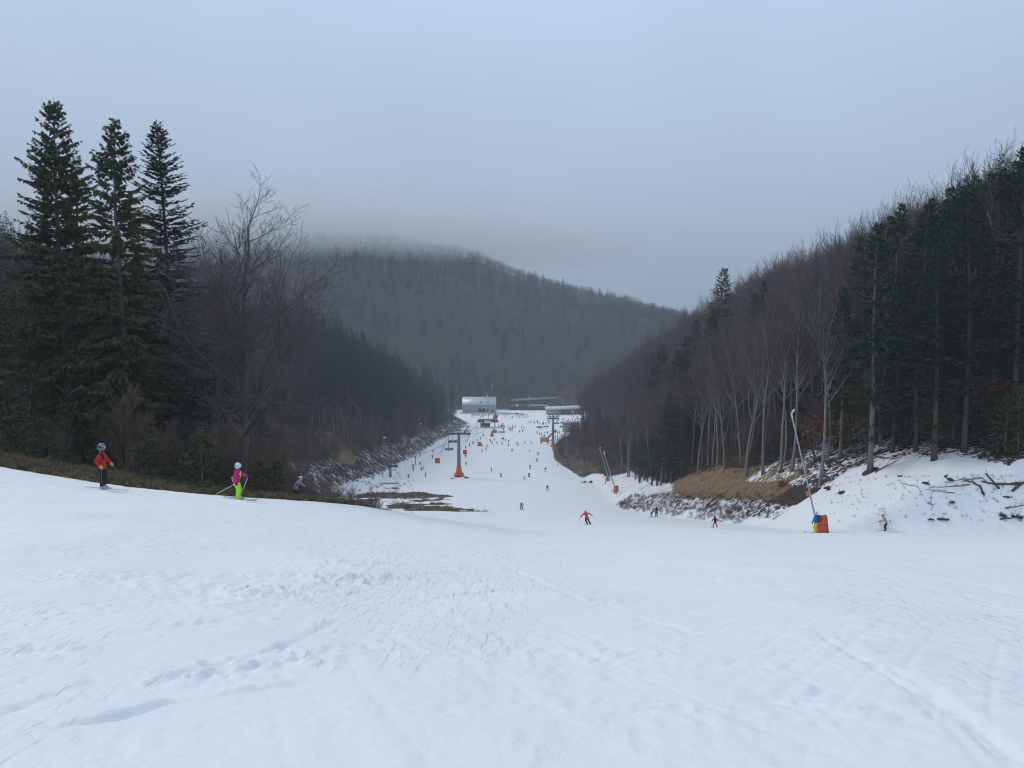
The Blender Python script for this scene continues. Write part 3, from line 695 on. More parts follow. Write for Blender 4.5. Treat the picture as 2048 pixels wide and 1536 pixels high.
def small_person(u, v, pose, jk, tr, label, group=None, rz=None, size=1.0, hat=None, xy=None, dz=0.0):
    p = on_ground(u, v) if xy is None else np.array([xy[0], xy[1], gz(*xy)])
    rz = rng.uniform(-.6, .6) if rz is None else rz
    me = dress(POSE[pose], jk, tr, None, None, hat or HATS[rng.randint(4)])
    far = p[1] > 300
    if far:
        o = obj('person', me, None, (p[0], p[1], p[2] + dz), (0, 0, rz), (size,) * 3); return tag(o, label, 'person', group)
    r = empty('person', (p[0], p[1], p[2] + dz), rz, size); tag(r, label, 'person', group); obj('body', me, r)
    sl = math.atan((gz(p[0] - math.sin(rz) * .5, p[1] + math.cos(rz) * .5) - p[2]) / .5)
    if pose == 'board':
        r.rotation_euler[2] = rz + 1.2; b = MB(); b.box((0, .05, .02), (1.5, .26, .03)); b.build('snowboard', BLK, r)
    elif pose == 'sit':
        b = MB(); b.box((0, .80, .14), (1.45, .03, .27)); b.build('snowboard', BLK, r)
    else:
        w_ = .31 if pose == 'plough' else .16
        for s in (-1, 1): obj('ski', SKI, r, (s * w_, .08, .015), (sl, 0, s * (-.22 if pose == 'plough' else 0)))
        if pose == 'ski':
            for s in (-1, 1): obj('ski_pole', POLE, r, (s * .31, .42, .72), vec_rot((s * .1, -.55, -.8)))
    return r
MID = [ # column, row, pose, jacket, trousers, label, size
 (1043, 1020, 'ski', GREY, BLK, 'dark grey clad skier alone in mid run below the crest', 1.0),
 (1095, 981, 'plough', NAVY, BLK, 'navy clad skier in a wide stance right of mid run', 1.0),
 (983, 942, 'board', TEAL, BLK, 'snowboarder in teal jacket in the middle of the run', 1.0),
 (1002, 954, 'board', CORAL, BLK, 'snowboarder in red jacket right of the near pylon', .95),
 (1049, 960, 'plough', PINK, PINK, 'small skier dressed all in pinkish red', .85),
 (1058, 955, 'ski', BLK, BLK, 'black clad skier leaning beside the pinkish red one', 1.05),
 (1060, 938, 'ski', BLK, GREY, 'black clad skier with grey trousers above the pair in the right half of the run', 1.05),
 (1074, 924, 'board', BLK, BLK, 'snowboarder in black leaning hard near the dead-grass bank', 1.05),
 (1076, 911, 'stand', BLK, BLK, 'upright black clad skier above the leaning snowboarder', 1.05),
 (1059, 905, 'stand', LGREY, WHT, 'skier in pale grey and white clothes in mid run', 1.0),
 (1024, 904, 'stand', NAVY, BLK, 'dark skier standing alone mid run between the two pylons', 1.0),
 (932, 931, 'plough', BLK, LGREY, 'skier in black jacket and pale trousers just right of the near pylon', 1.0),
 (931, 916, 'ski', BLK, GREY, 'dark skier right under the orange mat beside the near pylon', 1.1),
 (964, 905, 'stand', YGRN, BLK, 'skier in bright yellow jacket left of mid run', 1.05),
 (972, 901, 'ski', GREY, GREY, 'grey clad skier right of the yellow jacket', 1.0),
 (974, 895, 'ski', RED, GREY, 'skier in red jacket above the yellow-jacketed one', 1.05),
 (964, 894, 'plough', DRED, LGREY, 'skier in crimson jacket beside an orange mat', .95),
 (1034, 890, 'plough', PINK, GREY, 'pink jacketed skier with a child, mid run', 1.1),
 (1037, 892, 'stand', NAVY, NAVY, 'small dark child next to the pink jacketed skier', .65),
 (1116, 932, 'plough', LGREY, LGREY, 'pale grey clad skier at the foot of the dead-grass bank', 1.0),
 (1137, 932, 'sit', BLK, BLK, 'dark snowboarder sitting at the foot of the dead-grass bank', 1.0),
 (1091, 943, 'plough', NAVY, LGREY, 'skier with arms spread in dark jacket and pale trousers', 1.0),
 (1170, 966, 'sit', CORAL, DRED, 'sitting snowboarder in red left of the right-hand snow lances', 1.1),
 (1182, 966, 'sit', BLK, BLK, 'sitting snowboarder in black left of the right-hand snow lances', 1.1),
 (931, 957, 'sit', BLK, NAVY, 'dark figure sitting right of the orange pylon base', 1.1),
 (917, 955, 'sit', NAVY, BLK, 'dark figure sitting in front of the orange pylon base', 1.1),
 (908, 958, 'sit', WHT, PINK, 'figure in white and pink sitting left of the orange pylon base', 1.05),
 (817, 957, 'stand', GREY, BLK, 'grey clad skier nearest to the short pylon on the left', 1.0),
 (851, 954, 'board', BRN, BLK, 'snowboarder in brown standing left of the near pylon', 1.1),
 (843, 942, 'stand', BLK, BLK, 'small dark skier left of a pale grey one beyond the short pylon', .9),
 (847, 940, 'ski', LGREY, LGREY, 'pale grey clad skier beyond the short pylon', 1.0),
 (826, 937, 'stand', BLK, BLK, 'black clad adult on the left edge of the run', 1.1),
 (827, 942, 'stand', DRED, NAVY, 'small child in dark red at the left edge of the run', .75),
 (840, 930, 'ski', GREY, NAVY, 'skier below the tall lamp post on the left', .95),
 (865, 917, 'ski', NAVY, BLK, 'dark skier left of the leftmost orange mat', 1.0),
]
for u, v, ps, jk, tr, lb, sz in MID: small_person(u, v, ps, jk, tr, lb, size=sz)
G_UP = ('small dark clad skier in the upper run between the two pylons', 'dark skiers in the upper run')
for u, v in [(931, 898), (939, 894), (946, 889), (954, 883), (961, 879), (967, 873), (984, 889), (981, 884), (989, 882), (994, 889), (1004, 890), (1004, 881), (1007, 880), (1011, 883), (1017, 885), (1017, 893), (1050, 888), (1062, 888), (1039, 866), (1045, 865), (1043, 857), (1048, 859), (1074, 868), (866, 905)]:
    small_person(u, v, ('stand', 'ski', 'walk', 'plough')[rng.randint(4)], (BLK, NAVY, GREY, DRED, BLK)[rng.randint(5)], (BLK, NAVY, GREY)[rng.randint(3)], *G_UP, size=rng.uniform(.9, 1.08))
G_GR = ('tiny dark clad figure in the group round the second pylon', 'people round the second pylon')
for u, v in [(1079, 870), (1083, 871), (1090, 868), (1095, 868), (1089, 875), (1082, 881), (1086, 876), (1098, 885), (1102, 884), (1111, 877), (1115, 875), (1111, 867), (1115, 868), (1112, 866), (1119, 868), (1104, 866)]:
    small_person(u, v, ('stand', 'ski', 'walk')[rng.randint(3)], (BLK, NAVY, GREY, GREEN)[rng.randint(4)], (BLK, NAVY, GREY)[rng.randint(3)], *G_GR, size=rng.uniform(.85, 1.05))
def crowd(n, u0, u1, v0, v1, label, group, jks):
    for k in range(n):
        small_person(rng.uniform(u0, u1), rng.uniform(v0, v1), ('stand', 'walk', 'ski', 'stand')[rng.randint(4)], jks[rng.randint(len(jks))], (BLK, NAVY, GREY, BLK)[rng.randint(4)], label, group, rz=rng.rand() * 6.28, size=rng.uniform(.85, 1.1))
MIX = [BLK, NAVY, GREY, BLK, DRED, RED, ORNG, BRN, BLK, CORAL, PURP, NAVY]; DK = [BLK, NAVY, GREY, BLK, BRN]
crowd(26, 997, 1033, 850, 863, 'tiny figure in the dense queue in front of the lift station', 'queue at the lift station', MIX)
crowd(8, 983, 1003, 862, 866, 'tiny figure beside the chairs at the lift loading point', 'people at the loading point', MIX)
crowd(24, 1056, 1108, 842, 850, 'tiny dark figure in the row of people left of the concrete hut', 'row of people left of the hut', DK)
crowd(20, 1112, 1158, 834, 845, 'tiny figure on the snow in front of the white-roofed pavilion', 'people before the pavilion', MIX)
crowd(12, 1112, 1160, 829, 833, 'tiny figure close to the glazed front of the pavilion', 'people at the pavilion front', MIX)
crowd(34, 962, 1046, 829.5, 840, 'tiny skater on the white ice rink', 'skaters on the rink', DK + [RED, LGREY])
# ---------------------------------------------------------------- trees
M_bark = mat('spruce_bark', (.075, .062, .056), .9, .35, 5, stretch=(6, 6, .8))
M_barkg = mat('grey_bark', (.15, .142, .142), .9, .3, 4, stretch=(5, 5, .7))
M_beech = mat('beech_bark', (.20, .186, .182), .85, .28, 3, stretch=(4, 4, .6))
M_twig = mat('bare_twigs', (.122, .100, .098), .9, .3, .35)
M_twigr = mat('reddish_twigs', (.150, .100, .082), .9, .3, .5)
M_twigs = [M_twig, mat('warm_twigs', (.150, .105, .088), .9, .3, .35), mat('grey_twigs', (.115, .105, .110), .9, .3, .35), mat('dark_twigs', (.085, .066, .062), .9, .3, .35), mat('rusty_twigs', (.140, .088, .070), .9, .3, .4)]
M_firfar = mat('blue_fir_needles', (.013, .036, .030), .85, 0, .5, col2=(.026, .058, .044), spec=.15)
M_firr = mat('deep_green_needles', (.016, .042, .020), .85, 0, .8, col2=(.044, .080, .030), spec=.15)
M_birch = mat('birch_bark', (.34, .32, .30), .8, 0, 4, stretch=(1, 1, 3), col2=(.60, .58, .55))
M_spruce = mat('spruce_needles', (.042, .066, .026), .85, 0, .9, col2=(.105, .115, .036), spec=.15)
M_fir = mat('fir_needles', (.024, .058, .038), .8, 0, .9, col2=(.046, .092, .056), spec=.2)
M_fird = mat('dark_fir_needles', (.012, .026, .014), .85, 0, .8, col2=(.030, .050, .020), spec=.15)
M_leaf = mat('withered_beech_leaves', (.19, .070, .032), .85, 0, 1.2, col2=(.34, .150, .070), spec=.15)
M_farneedle = mat('far_needles', (.012, .026, .018), .9, 0, .15, col2=(.022, .040, .024), spec=.1)
M_farwood = mat('far_bare_wood', (.050, .048, .053), .95, 0, .12, col2=(.082, .075, .077), spec=.1)
M_shrub = mat('shrub_stems', (.095, .060, .045), .9, .35, 1.5)

def prisms(P0, P1, r0, r1, n=3):
    """thin tapered stems, all at once"""
    P0 = np.asarray(P0, float); P1 = np.asarray(P1, float); m = len(P0)
    r0 = np.broadcast_to(r0, (m,)); r1 = np.broadcast_to(r1, (m,))
    T = norm(P1 - P0)
    ref = np.where(np.abs(T[:, 2:3]) < .9, np.array([[0, 0, 1.0]]), np.array([[1.0, 0, 0]]))
    U = norm(np.cross(T, ref)); W = np.cross(T, U)
    a = np.arange(n) * 2 * math.pi / n
    ring = np.cos(a)[None, :, None] * U[:, None] + np.sin(a)[None, :, None] * W[:, None]
    V = np.concatenate([P0[:, None] + ring * r0[:, None, None], P1[:, None] + ring * r1[:, None, None]], 1)
    k = np.arange(n); k2 = (k + 1) % n
    f = np.stack([k, k2, n + k2, n + k], -1)
    F = (f[None] + (np.arange(m) * 2 * n)[:, None, None]).reshape(-1, 4)
    return V.reshape(-1, 3), F
def sprays(B, D, S, L, Wd, droop):
    """needle sprays: a kinked diamond from base B along D, sideways S"""
    m = len(B)
    mid = B + D * (L * .5)[:, None]; tip = B + D * L[:, None] + np.array([0, 0, -1.0]) * (droop * L)[:, None]
    V = np.stack([B, mid + S * Wd[:, None], tip, mid - S * Wd[:, None]], 1).reshape(-1, 3)
    F = np.arange(4 * m).reshape(-1, 4)
    return V, F
def conifer(seed, H, base, Rm, kind='spruce', whorl=.5, nb=5, lean=0.0, density=1.0, r0=None, ragged=.25, needle=1.0, low=0.0, power=.75, wide=1.0, cap=1.0, nm=None):
    """returns trunk mesh, crown mesh. base: height where the crown begins (fraction of H); low: odd branches below it"""
    g = np.random.RandomState(seed)
    r0 = r0 or .0095 * H + .03
    zt = np.linspace(0, H, 14)
    ph = g.rand(2) * 6
    cx = lambda z: lean * z + .012 * H * np.sin(z / H * 4 + ph[0]) * (z / H); cyv = lambda z: .012 * H * np.sin(z / H * 5 + ph[1]) * (z / H)
    mb = MB(); rad = r0 * (1 - zt / H) ** .8 + .012; rad[0] *= 1.35
    mb.tube(np.c_[cx(zt), cyv(zt), zt], rad, 8)
    zs = []; z = base * H
    while z < H - .25:
        zs.append(z); z += whorl * g.uniform(.7, 1.3) * (0.55 + .45 * (1 - z / H) * 1.6)
    if low:
        zs = list(base * H * (1 - g.rand(int(low)) * .8)) + zs
    P0, P1, Ra, Rb = [], [], [], []
    SB, SD, SS, SL, SW, SO = [], [], [], [], [], []
    for z in zs:
        t = np.clip((z / H - base) / (1 - base), 0, 1)
        is_low = z < base * H - .01
        prof = min((1 - t) ** power, cap) * (sstep(-.08, .14, t) * .35 + .65)
        n = max(1, int(g.poisson(nb * density))) if not is_low else g.randint(1, 3)
        az0 = g.rand() * 6.28
        for k in range(n):
            Lb = Rm * prof * g.uniform(1 - ragged * 1.6, 1 + ragged) + .12
            if is_low: Lb = Rm * g.uniform(.3, .75)
            if g.rand() < .05: Lb *= .45
            az = az0 + k * 6.28 / n + g.uniform(-.5, .5)
            if kind == 'spruce': e0 = math.radians(-14 + 52 * t ** 1.4 + g.uniform(-10, 10))
            else: e0 = math.radians(-4 + 38 * t ** 1.5 + g.uniform(-8, 8))
            h = np.array([math.cos(az), math.sin(az), 0.0]); zb_ = min(z + g.uniform(-.45, .45) * whorl, H - .1)
            nseg = max(2, min(7, int(Lb / .45) + 1)); u = np.linspace(0, 1, nseg + 1)
            sag = (-.16 if kind == 'spruce' else -.07) * Lb * (1 - t) * (u ** 2 * 1.4 - u ** 4 * 1.25) * 2
            pts = np.array([cx(zb_), cyv(zb_), zb_]) + h * (Lb * u * math.cos(e0))[:, None] + np.array([0, 0, 1.0]) * (Lb * u * math.sin(e0) + sag)[:, None]
            pts[1:] += g.normal(0, .02 * Lb, (nseg, 3))
            rb = (.012 + .009 * Lb) * (1 - u * .85)
            P0.append(pts[:-1]); P1.append(pts[1:]); Ra.append(rb[:-1]); Rb.append(rb[1:])
            side = np.array([-h[1], h[0], 0.0])
            nt = int((4 + Lb * 17) * needle)
            uu = g.uniform(.10 if kind == 'fir' else .16, 1.0, nt) ** .8
            sgn = np.where(g.rand(nt) < .5, -1.0, 1.0)
            bi = np.clip((uu * nseg).astype(int), 0, nseg - 1); fr = uu * nseg - bi
            B = pts[bi] * (1 - fr)[:, None] + pts[bi + 1] * fr[:, None]
            lt = (.20 + .30 * Lb * (1 - uu) * .55) * g.uniform(.6, 1.25, nt)
            lt = np.minimum(lt, .80)
            fwd = g.uniform(.35, .95, nt)
            D = norm(side[None] * (sgn * (1 - fwd * .5))[:, None] + h[None] * fwd[:, None] + g.normal(0, .12, (nt, 3)) + (np.array([0, 0, -.30 if kind == 'spruce' else .02]))[None])
            S = norm(np.cross(D, np.array([0, 0, 1.0]) + g.normal(0, .55 if kind == 'spruce' else .35, (nt, 3))))
            SB.append(B); SD.append(D); SS.append(S); SL.append(lt); SW.append((lt * g.uniform(.10, .18, nt) + .022) * wide)
            SO.append(g.uniform(.1, .55, nt) if kind == 'spruce' else g.uniform(-.12, .18, nt))
            # tip
            SB.append(pts[-2:-1]); SD.append(norm(pts[-1:] - pts[-2:-1])); SS.append(side[None]); SL.append(np.array([Lb / nseg + .22])); SW.append(np.array([.06])); SO.append(np.array([.05]))
    # leader
    nl = int(10 * needle) + 4
    zz = g.uniform(H - 1.2, H + .1, nl); az = g.rand(nl) * 6.28
    SB.append(np.c_[cx(zz), cyv(zz), zz]); SD.append(norm(np.c_[np.cos(az), np.sin(az), g.uniform(.3, 1.2, nl)])); SS.append(norm(np.c_[-np.sin(az), np.cos(az), az * 0]))
    SL.append(g.uniform(.15, .35, nl)); SW.append(np.full(nl, .04)); SO.append(np.zeros(nl))
    V2, F2 = prisms(np.concatenate(P0), np.concatenate(P1), np.concatenate(Ra), np.concatenate(Rb), 3)
    V1, F1 = sprays(np.concatenate(SB), np.concatenate(SD), np.concatenate(SS), np.concatenate(SL), np.concatenate(SW), np.concatenate(SO))
    nmat = nm or (M_spruce if kind == 'spruce' else M_fir)
    me = mk_mesh('crown', np.concatenate([V1, V2]), [F1, F2 + len(V1)], [nmat, M_bark], np.r_[np.zeros(len(F1), int), np.ones(len(F2), int)])
    return mb.mesh('trunk', M_barkg if kind == 'spruce' else M_bark, smooth=True), me
def bare(seed, H, r0, fork=.35, spread=.55, levels=5, nsub=(4, 5, 5, 4, 3), trunk_n=8, bark=None, twigm=None, minr=.011, lean=(0, 0), sweep=.25, ratio=.62, up=.28, low=0, xs=1.0):
    """leafless broadleaf tree: trunk with main limbs (one mesh) and the fine crown (another)"""
    g = np.random.RandomState(seed)
    bark = bark or M_beech; twigm = twigm or M_twig
    big = MB(); S0, S1, Q0, Q1 = [], [], [], []
    def limb(p, d, L, r, lev):
        n = 5 if lev <= 1 else (4 if lev == 2 else 3)
        pts = [p]; dd = d.copy()
        for k in range(n):
            dd = dd + g.normal(0, .13 if lev else .05, 3) + np.array([0, 0, up * (.35 if lev else .0) * (1 if lev < 4 else .6)])
            dd /= np.linalg.norm(dd); pts.append(pts[-1] + dd * L / n)
        pts = np.array(pts); rr = np.linspace(r, max(r * (.45 if lev else .5), minr * .6), n + 1)
        if lev <= 1 and r > .035: 
            if lev == 0: rr[0] *= 1.4
            big.tube(pts, rr, trunk_n if lev == 0 else 5, cap=False)
        else:
            S0.append(pts[:-1]); S1.append(pts[1:]); Q0.append(rr[:-1]); Q1.append(rr[1:])
        if lev >= levels: return
        ns = nsub[min(lev, len(nsub) - 1)]
        if lev == 0:
            us = fork + (1 - fork) * (np.arange(ns) + g.uniform(.2, .8, ns)) / ns
            if low: us = np.r_[us, g.uniform(fork * .35, fork, low)]
        else: us = .22 + .74 * (np.arange(ns) + g.uniform(.1, .9, ns)) / ns
        az0 = g.rand() * 6.28
        for k, u in enumerate(us):
            i = min(int(u * n), n - 1); f = u * n - i
            q = pts[i] * (1 - f) + pts[i + 1] * f
            ax = norm(pts[i + 1] - pts[i])
            ref = np.array([0, 0, 1.0]) if abs(ax[2]) < .9 else np.array([1.0, 0, 0])
            a = norm(np.cross(ax, ref)); b = np.cross(ax, a)
            az = az0 + k * 2.4 + g.uniform(-.4, .4)
            sp = spread * g.uniform(.75, 1.25) * (1.3 - .75 * u if lev == 0 else 1.0)
            nd = norm(ax * math.cos(sp) + (a * math.cos(az) + b * math.sin(az)) * math.sin(sp))
            l2 = L * ratio * (1.18 - .62 * u if lev == 0 else 1.05 - .5 * u) * g.uniform(.75, 1.15)
            limb(q, nd, l2, max(rr[i] * (.5 if lev else .55), minr), lev + 1)
        if lev < levels: limb(pts[-1], dd, L * (.45 if lev == 0 else .5), max(rr[-1] * .95, minr), lev + 1)
    limb(np.array([0, 0, -.15]), norm(np.array([lean[0], lean[1], 1.0])), H * .66, r0, 0)
    P0 = np.concatenate(S0); P1 = np.concatenate(S1); V, F = prisms(P0, P1, np.concatenate(Q0), np.concatenate(Q1), 3)
    sx = H / max(V[:, 2].max(), 1e-3)                  # make it as tall as asked
    V = V * np.array([sx * xs, sx * xs, sx]); tm = big.mesh('trunk', bark, smooth=True)
    co = np.empty(len(tm.vertices) * 3, np.float32); tm.vertices.foreach_get('co', co); tm.vertices.foreach_set('co', (co.reshape(-1, 3) * np.array([sx * xs, sx * xs, sx])).astype(np.float32).ravel()); tm.update()
    return tm, mk_mesh('crown', V, [F], [twigm])
def leafy(seed, H, Rm, n=900, matl=None, stem=True):
    """young beech that keeps its withered leaves"""
    g = np.random.RandomState(seed)
    mb = MB(); mb.tube(np.c_[[0, .05, -.03, 0], [0, 0, .06, .02], [-.1, H * .3, H * .6, H * .95]], [.06, .045, .03, .01], 6)
    S0, S1 = [], []; B = []
    for k in range(34):
        z = H * g.uniform(.12, .92); az = g.rand() * 6.28; L = Rm * (1.1 - z / H * .75) * g.uniform(.6, 1.1)
        p = np.array([0, 0, z]); q = p + np.array([math.cos(az) * L, math.sin(az) * L, L * g.uniform(.1, .5)])
        S0.append(p); S1.append(q)
        m = n // 34
        t = g.uniform(.2, 1.05, m); B.append(p + (q - p) * t[:, None] + g.normal(0, .22, (m, 3)) * np.array([1, 1, .55]))
    B = np.concatenate(B); m = len(B)
    D = norm(g.normal(0, 1, (m, 3)) + np.array([0, 0, -.3])); S = norm(np.cross(D, g.normal(0, 1, (m, 3))))
    V1, F1 = sprays(B, D, S, g.uniform(.14, .30, m), g.uniform(.05, .10, m), np.zeros(m))
    V2, F2 = prisms(np.array(S0), np.array(S1), .015, .006, 3)
    return mb.mesh('trunk', M_twigr, True), mk_mesh('crown', np.concatenate([V1, V2]), [F1, F2 + len(V1)], [matl or M_leaf, M_twigr], np.r_[np.zeros(len(F1), int), np.ones(len(F2), int)])
def plant_tree(name, meshes, p, label, cat, group=None, scale=1.0, rz=0.0, sink=.15, tilt=0.0):
    t = empty(name, (p[0], p[1], p[2] - sink), rz, scale)
    if tilt: t.rotation_euler = (tilt * math.cos(rz * 3), tilt * math.sin(rz * 5), rz)
    tag(t, label, cat, group)
    obj('trunk', meshes[0], t); obj('crown', meshes[1], t)
    return t
rng = np.random.RandomState(11)

# --- the four tall conifers and the big bare tree on the left shoulder
def P_(u, y): return at_depth(u, y)
p = P_(150, 66); A = conifer(1, height_for(p, 200) + .1, .14, 6.0, 'spruce', .46, 6.6, lean=-.012, ragged=.32, low=12, power=.65, cap=.82, needle=1.0, wide=1.3)
plant_tree('spruce_tree', A, p, 'tallest ragged spruce, leftmost of the three big evergreens left of the run', 'tree', rz=.3)
p = P_(176, 69); Bm = conifer(2, height_for(p, 306), .22, 3.0, 'spruce', .62, 4, ragged=.35, density=.8, low=6, power=.6, wide=1.1)
plant_tree('spruce_tree', Bm, p, 'thin sparse spruce squeezed behind the two tallest evergreens on the left', 'tree', rz=1.1)
p = P_(262, 62); Cm = conifer(3, height_for(p, 238), .22, 5.0, 'spruce', .48, 6.4, lean=-.018, ragged=.3, low=8, power=.65, cap=.82, needle=1.0, wide=1.3)
plant_tree('spruce_tree', Cm, p, 'tall spruce with a long clear grey trunk behind the red-jacketed skier', 'tree', rz=2.0)
p = P_(347, 70); Dm = conifer(4, height_for(p, 238), .20, 6.0, 'fir', .46, 6.2, ragged=.28, low=8, power=.68, cap=.85, needle=1.0, wide=1.3)
plant_tree('fir_tree', Dm, p, 'full bluish green fir, rightmost of the three big evergreens left of the run', 'tree', rz=.7)
p = P_(478, 64); Em = bare(14, height_for(p, 338) + .8, .34, .32, .80, 5, (15, 7, 5, 4, 2), bark=mat('dark_bark', (.11, .098, .092), .9, .3, 4, stretch=(5, 5, .7)), minr=.017, ratio=.60, up=.34, xs=1.36)
plant_tree('bare_tree', Em, p, 'large leafless tree with wide spreading crown above the child in pink', 'tree', rz=.4)
p = P_(432, 74); E2 = bare(6, height_for(p, 372), .20, .42, .42, 4, (8, 5, 4, 3), minr=.018, lean=(-.06, 0), bark=MATS['dark_bark'])
plant_tree('bare_tree', E2, p, 'slender leafless tree between the bluish fir and the wide bare tree', 'tree', rz=2.4)
# kinds for the woods
SP = [conifer(20 + k, 27, b, r, kd, .62, 4.6, ragged=.3, low=lw, needle=.62, power=.58, wide=1.75) for k, (b, r, kd, lw) in enumerate(((.20, 4.3, 'spruce', 5), (.27, 4.2, 'fir', 8), (.17, 4.6, 'fir', 8), (.30, 4.0, 'spruce', 7)))]
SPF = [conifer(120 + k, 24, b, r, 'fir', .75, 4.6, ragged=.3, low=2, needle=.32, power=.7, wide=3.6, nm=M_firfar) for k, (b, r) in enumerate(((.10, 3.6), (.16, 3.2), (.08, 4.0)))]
SPR = [conifer(140 + k, 28, b, r, kd, .58, 5, ragged=.32, low=lw, needle=.72, power=.6, cap=.85, wide=1.9, nm=M_firr) for k, (b, r, kd, lw) in enumerate(((.26, 4.8, 'fir', 8), (.32, 4.4, 'spruce', 8), (.22, 5.0, 'fir', 10)))]
YF = [conifer(30 + k, 4.0, .06, 1.35, kd, .26, 5, ragged=.3, needle=1.2, r0=.05, power=.9) for k, kd in enumerate(('spruce', 'fir', 'spruce'))]
BT = [bare(40 + k, 24, .21, fk, sp * 1.35, 4, (9, 6, 4, 4), minr=.021, lean=(l, 0), ratio=r_, up=.26, twigm=M_twigs[k]) for k, (fk, sp, l, r_) in enumerate(((.50, .45, 0, .55), (.58, .4, .04, .5), (.46, .5, -.03, .58), (.62, .42, .05, .5), (.54, .48, -.06, .55)))]
BI = [bare(50 + k, 15, .075, .35, .38, 4, (9, 4, 3, 2), bark=M_birch, minr=.010, lean=(l, 0), ratio=.36, up=.25, trunk_n=6) for k, l in enumerate((0, .08, -.05))]
LB = [leafy(60, 4.6, 2.2, 1100), leafy(61, 3.0, 1.6, 700)]
TH = [bare(70 + k, 7, .05, .12, .42, 4, (8, 5, 4, 3), bark=M_twigr, twigm=M_twigr, minr=.009, ratio=.7, up=.3, trunk_n=5, low=4) for k in range(3)]
def jit(a): return rng.uniform(-a, a)

# named single trees of the right-hand forest
def sp_single(u, y, v, m, name, label, rz=0.0, tilt=0):
    p = P_(u, y); Hm = 27.0 if m in SP else (24.0 if m in BT else 28.0)
    plant_tree(name, m, p, label, 'tree', scale=(height_for(p, v)) / Hm, rz=rz, tilt=tilt)
sp_single(1438, 205, 533, SP[0], 'fir_tree', 'lone fir whose tip stands above the bare wood right of the valley', 1.0)
sp_single(1740, 76, 445, SPR[1], 'spruce_tree', 'evergreen with pale trunk standing out in the snow, nearest to the big snow lance', 2.2)
sp_single(2048, 84, 262, SPR[0], 'fir_tree', 'tallest evergreen cut by the right edge of the picture', .6)
sp_single(1640, 82, 520, BT[3], 'bare_tree', 'slim grey leafless tree just right of the big snow lance', .2)

STAND = [(1760, 92, 432), (1792, 100, 405), (1830, 90, 425), (1852, 104, 395), (1882, 94, 372), (1906, 108, 366), (1932, 92, 372), (1962, 102, 345), (1988, 90, 345), (2012, 100, 322), (2032, 110, 300), (1715, 112, 470)]
for k, (u, y, v) in enumerate(STAND): sp_single(u, y, v, SPR[k % 3], 'evergreen_tree', 'tall deep green evergreen in the dense stand at the far right, %s from the left' % ['first', 'second', 'third', 'fourth', 'fifth', 'sixth', 'seventh', 'eighth', 'ninth', 'tenth', 'eleventh', 'twelfth'][sorted(q[0] for q in STAND).index(u)], k * 1.3)
CLUMP = [(1352, 190, 700), (1372, 175, 672), (1392, 205, 640), (1418, 185, 620), (1505, 150, 585), (1522, 165, 562), (1550, 140, 600), (1580, 125, 640), (1300, 240, 705), (1322, 225, 690)]
for k, (u, y, v) in enumerate(CLUMP): sp_single(u, y, v, SPR[(k + 1) % 3], 'evergreen_tree', 'dark evergreen among the bare trees right of the valley, %s from the left' % ['first', 'second', 'third', 'fourth', 'fifth', 'sixth', 'seventh', 'eighth', 'ninth', 'tenth'][sorted(q[0] for q in CLUMP).index(u)], k * 1.7)
# ---------------------------------------------------------------- rows of single trees: nearest ones are things of their own
_grid = {}
class _T_:
    def append(s, q): _grid.setdefault((int(q[0] // 5), int(q[1] // 5)), []).append(q)
taken = _T_()
def free(x, y, dmin):
    i0, j0 = int(x // 5), int(y // 5)
    for i_ in (i0 - 1, i0, i0 + 1):
        for j_ in (j0 - 1, j0, j0 + 1):
            for a, b in _grid.get((i_, j_), ()):
                if (a - x) ** 2 + (b - y) ** 2 < dmin * dmin: return False
    taken.append((x, y)); return True
for u_, y_ in tuple((q[0], q[1]) for q in STAND + CLUMP) + ((1740, 76), (2048, 84), (1640, 82), (1438, 205), (150, 66), (176, 69), (262, 62), (347, 70), (478, 64), (432, 74)):
    q_ = P_(u_, y_); taken.append((q_[0], q_[1]))
def visible_col(p): 
    f = p[1] * _cp - p[2] * _sp
    return 1024 + FPX * p[0] / f
n_con = n_bare = 0
L_RC = ('dark evergreen in the front rows of the forest on the right slope', 'evergreens along the right forest edge')
L_RB = ('grey-trunked leafless tree in the forest on the right slope', 'leafless trees of the right forest')
L_LC = ('dark evergreen behind the verge left of the run', 'evergreens left of the run')
L_LB = ('leafless tree in the wood behind the verge left of the run', 'leafless trees left of the run')
L_VC = ('dark conifer on the ridge of the left valley side', 'conifers on the left valley side')
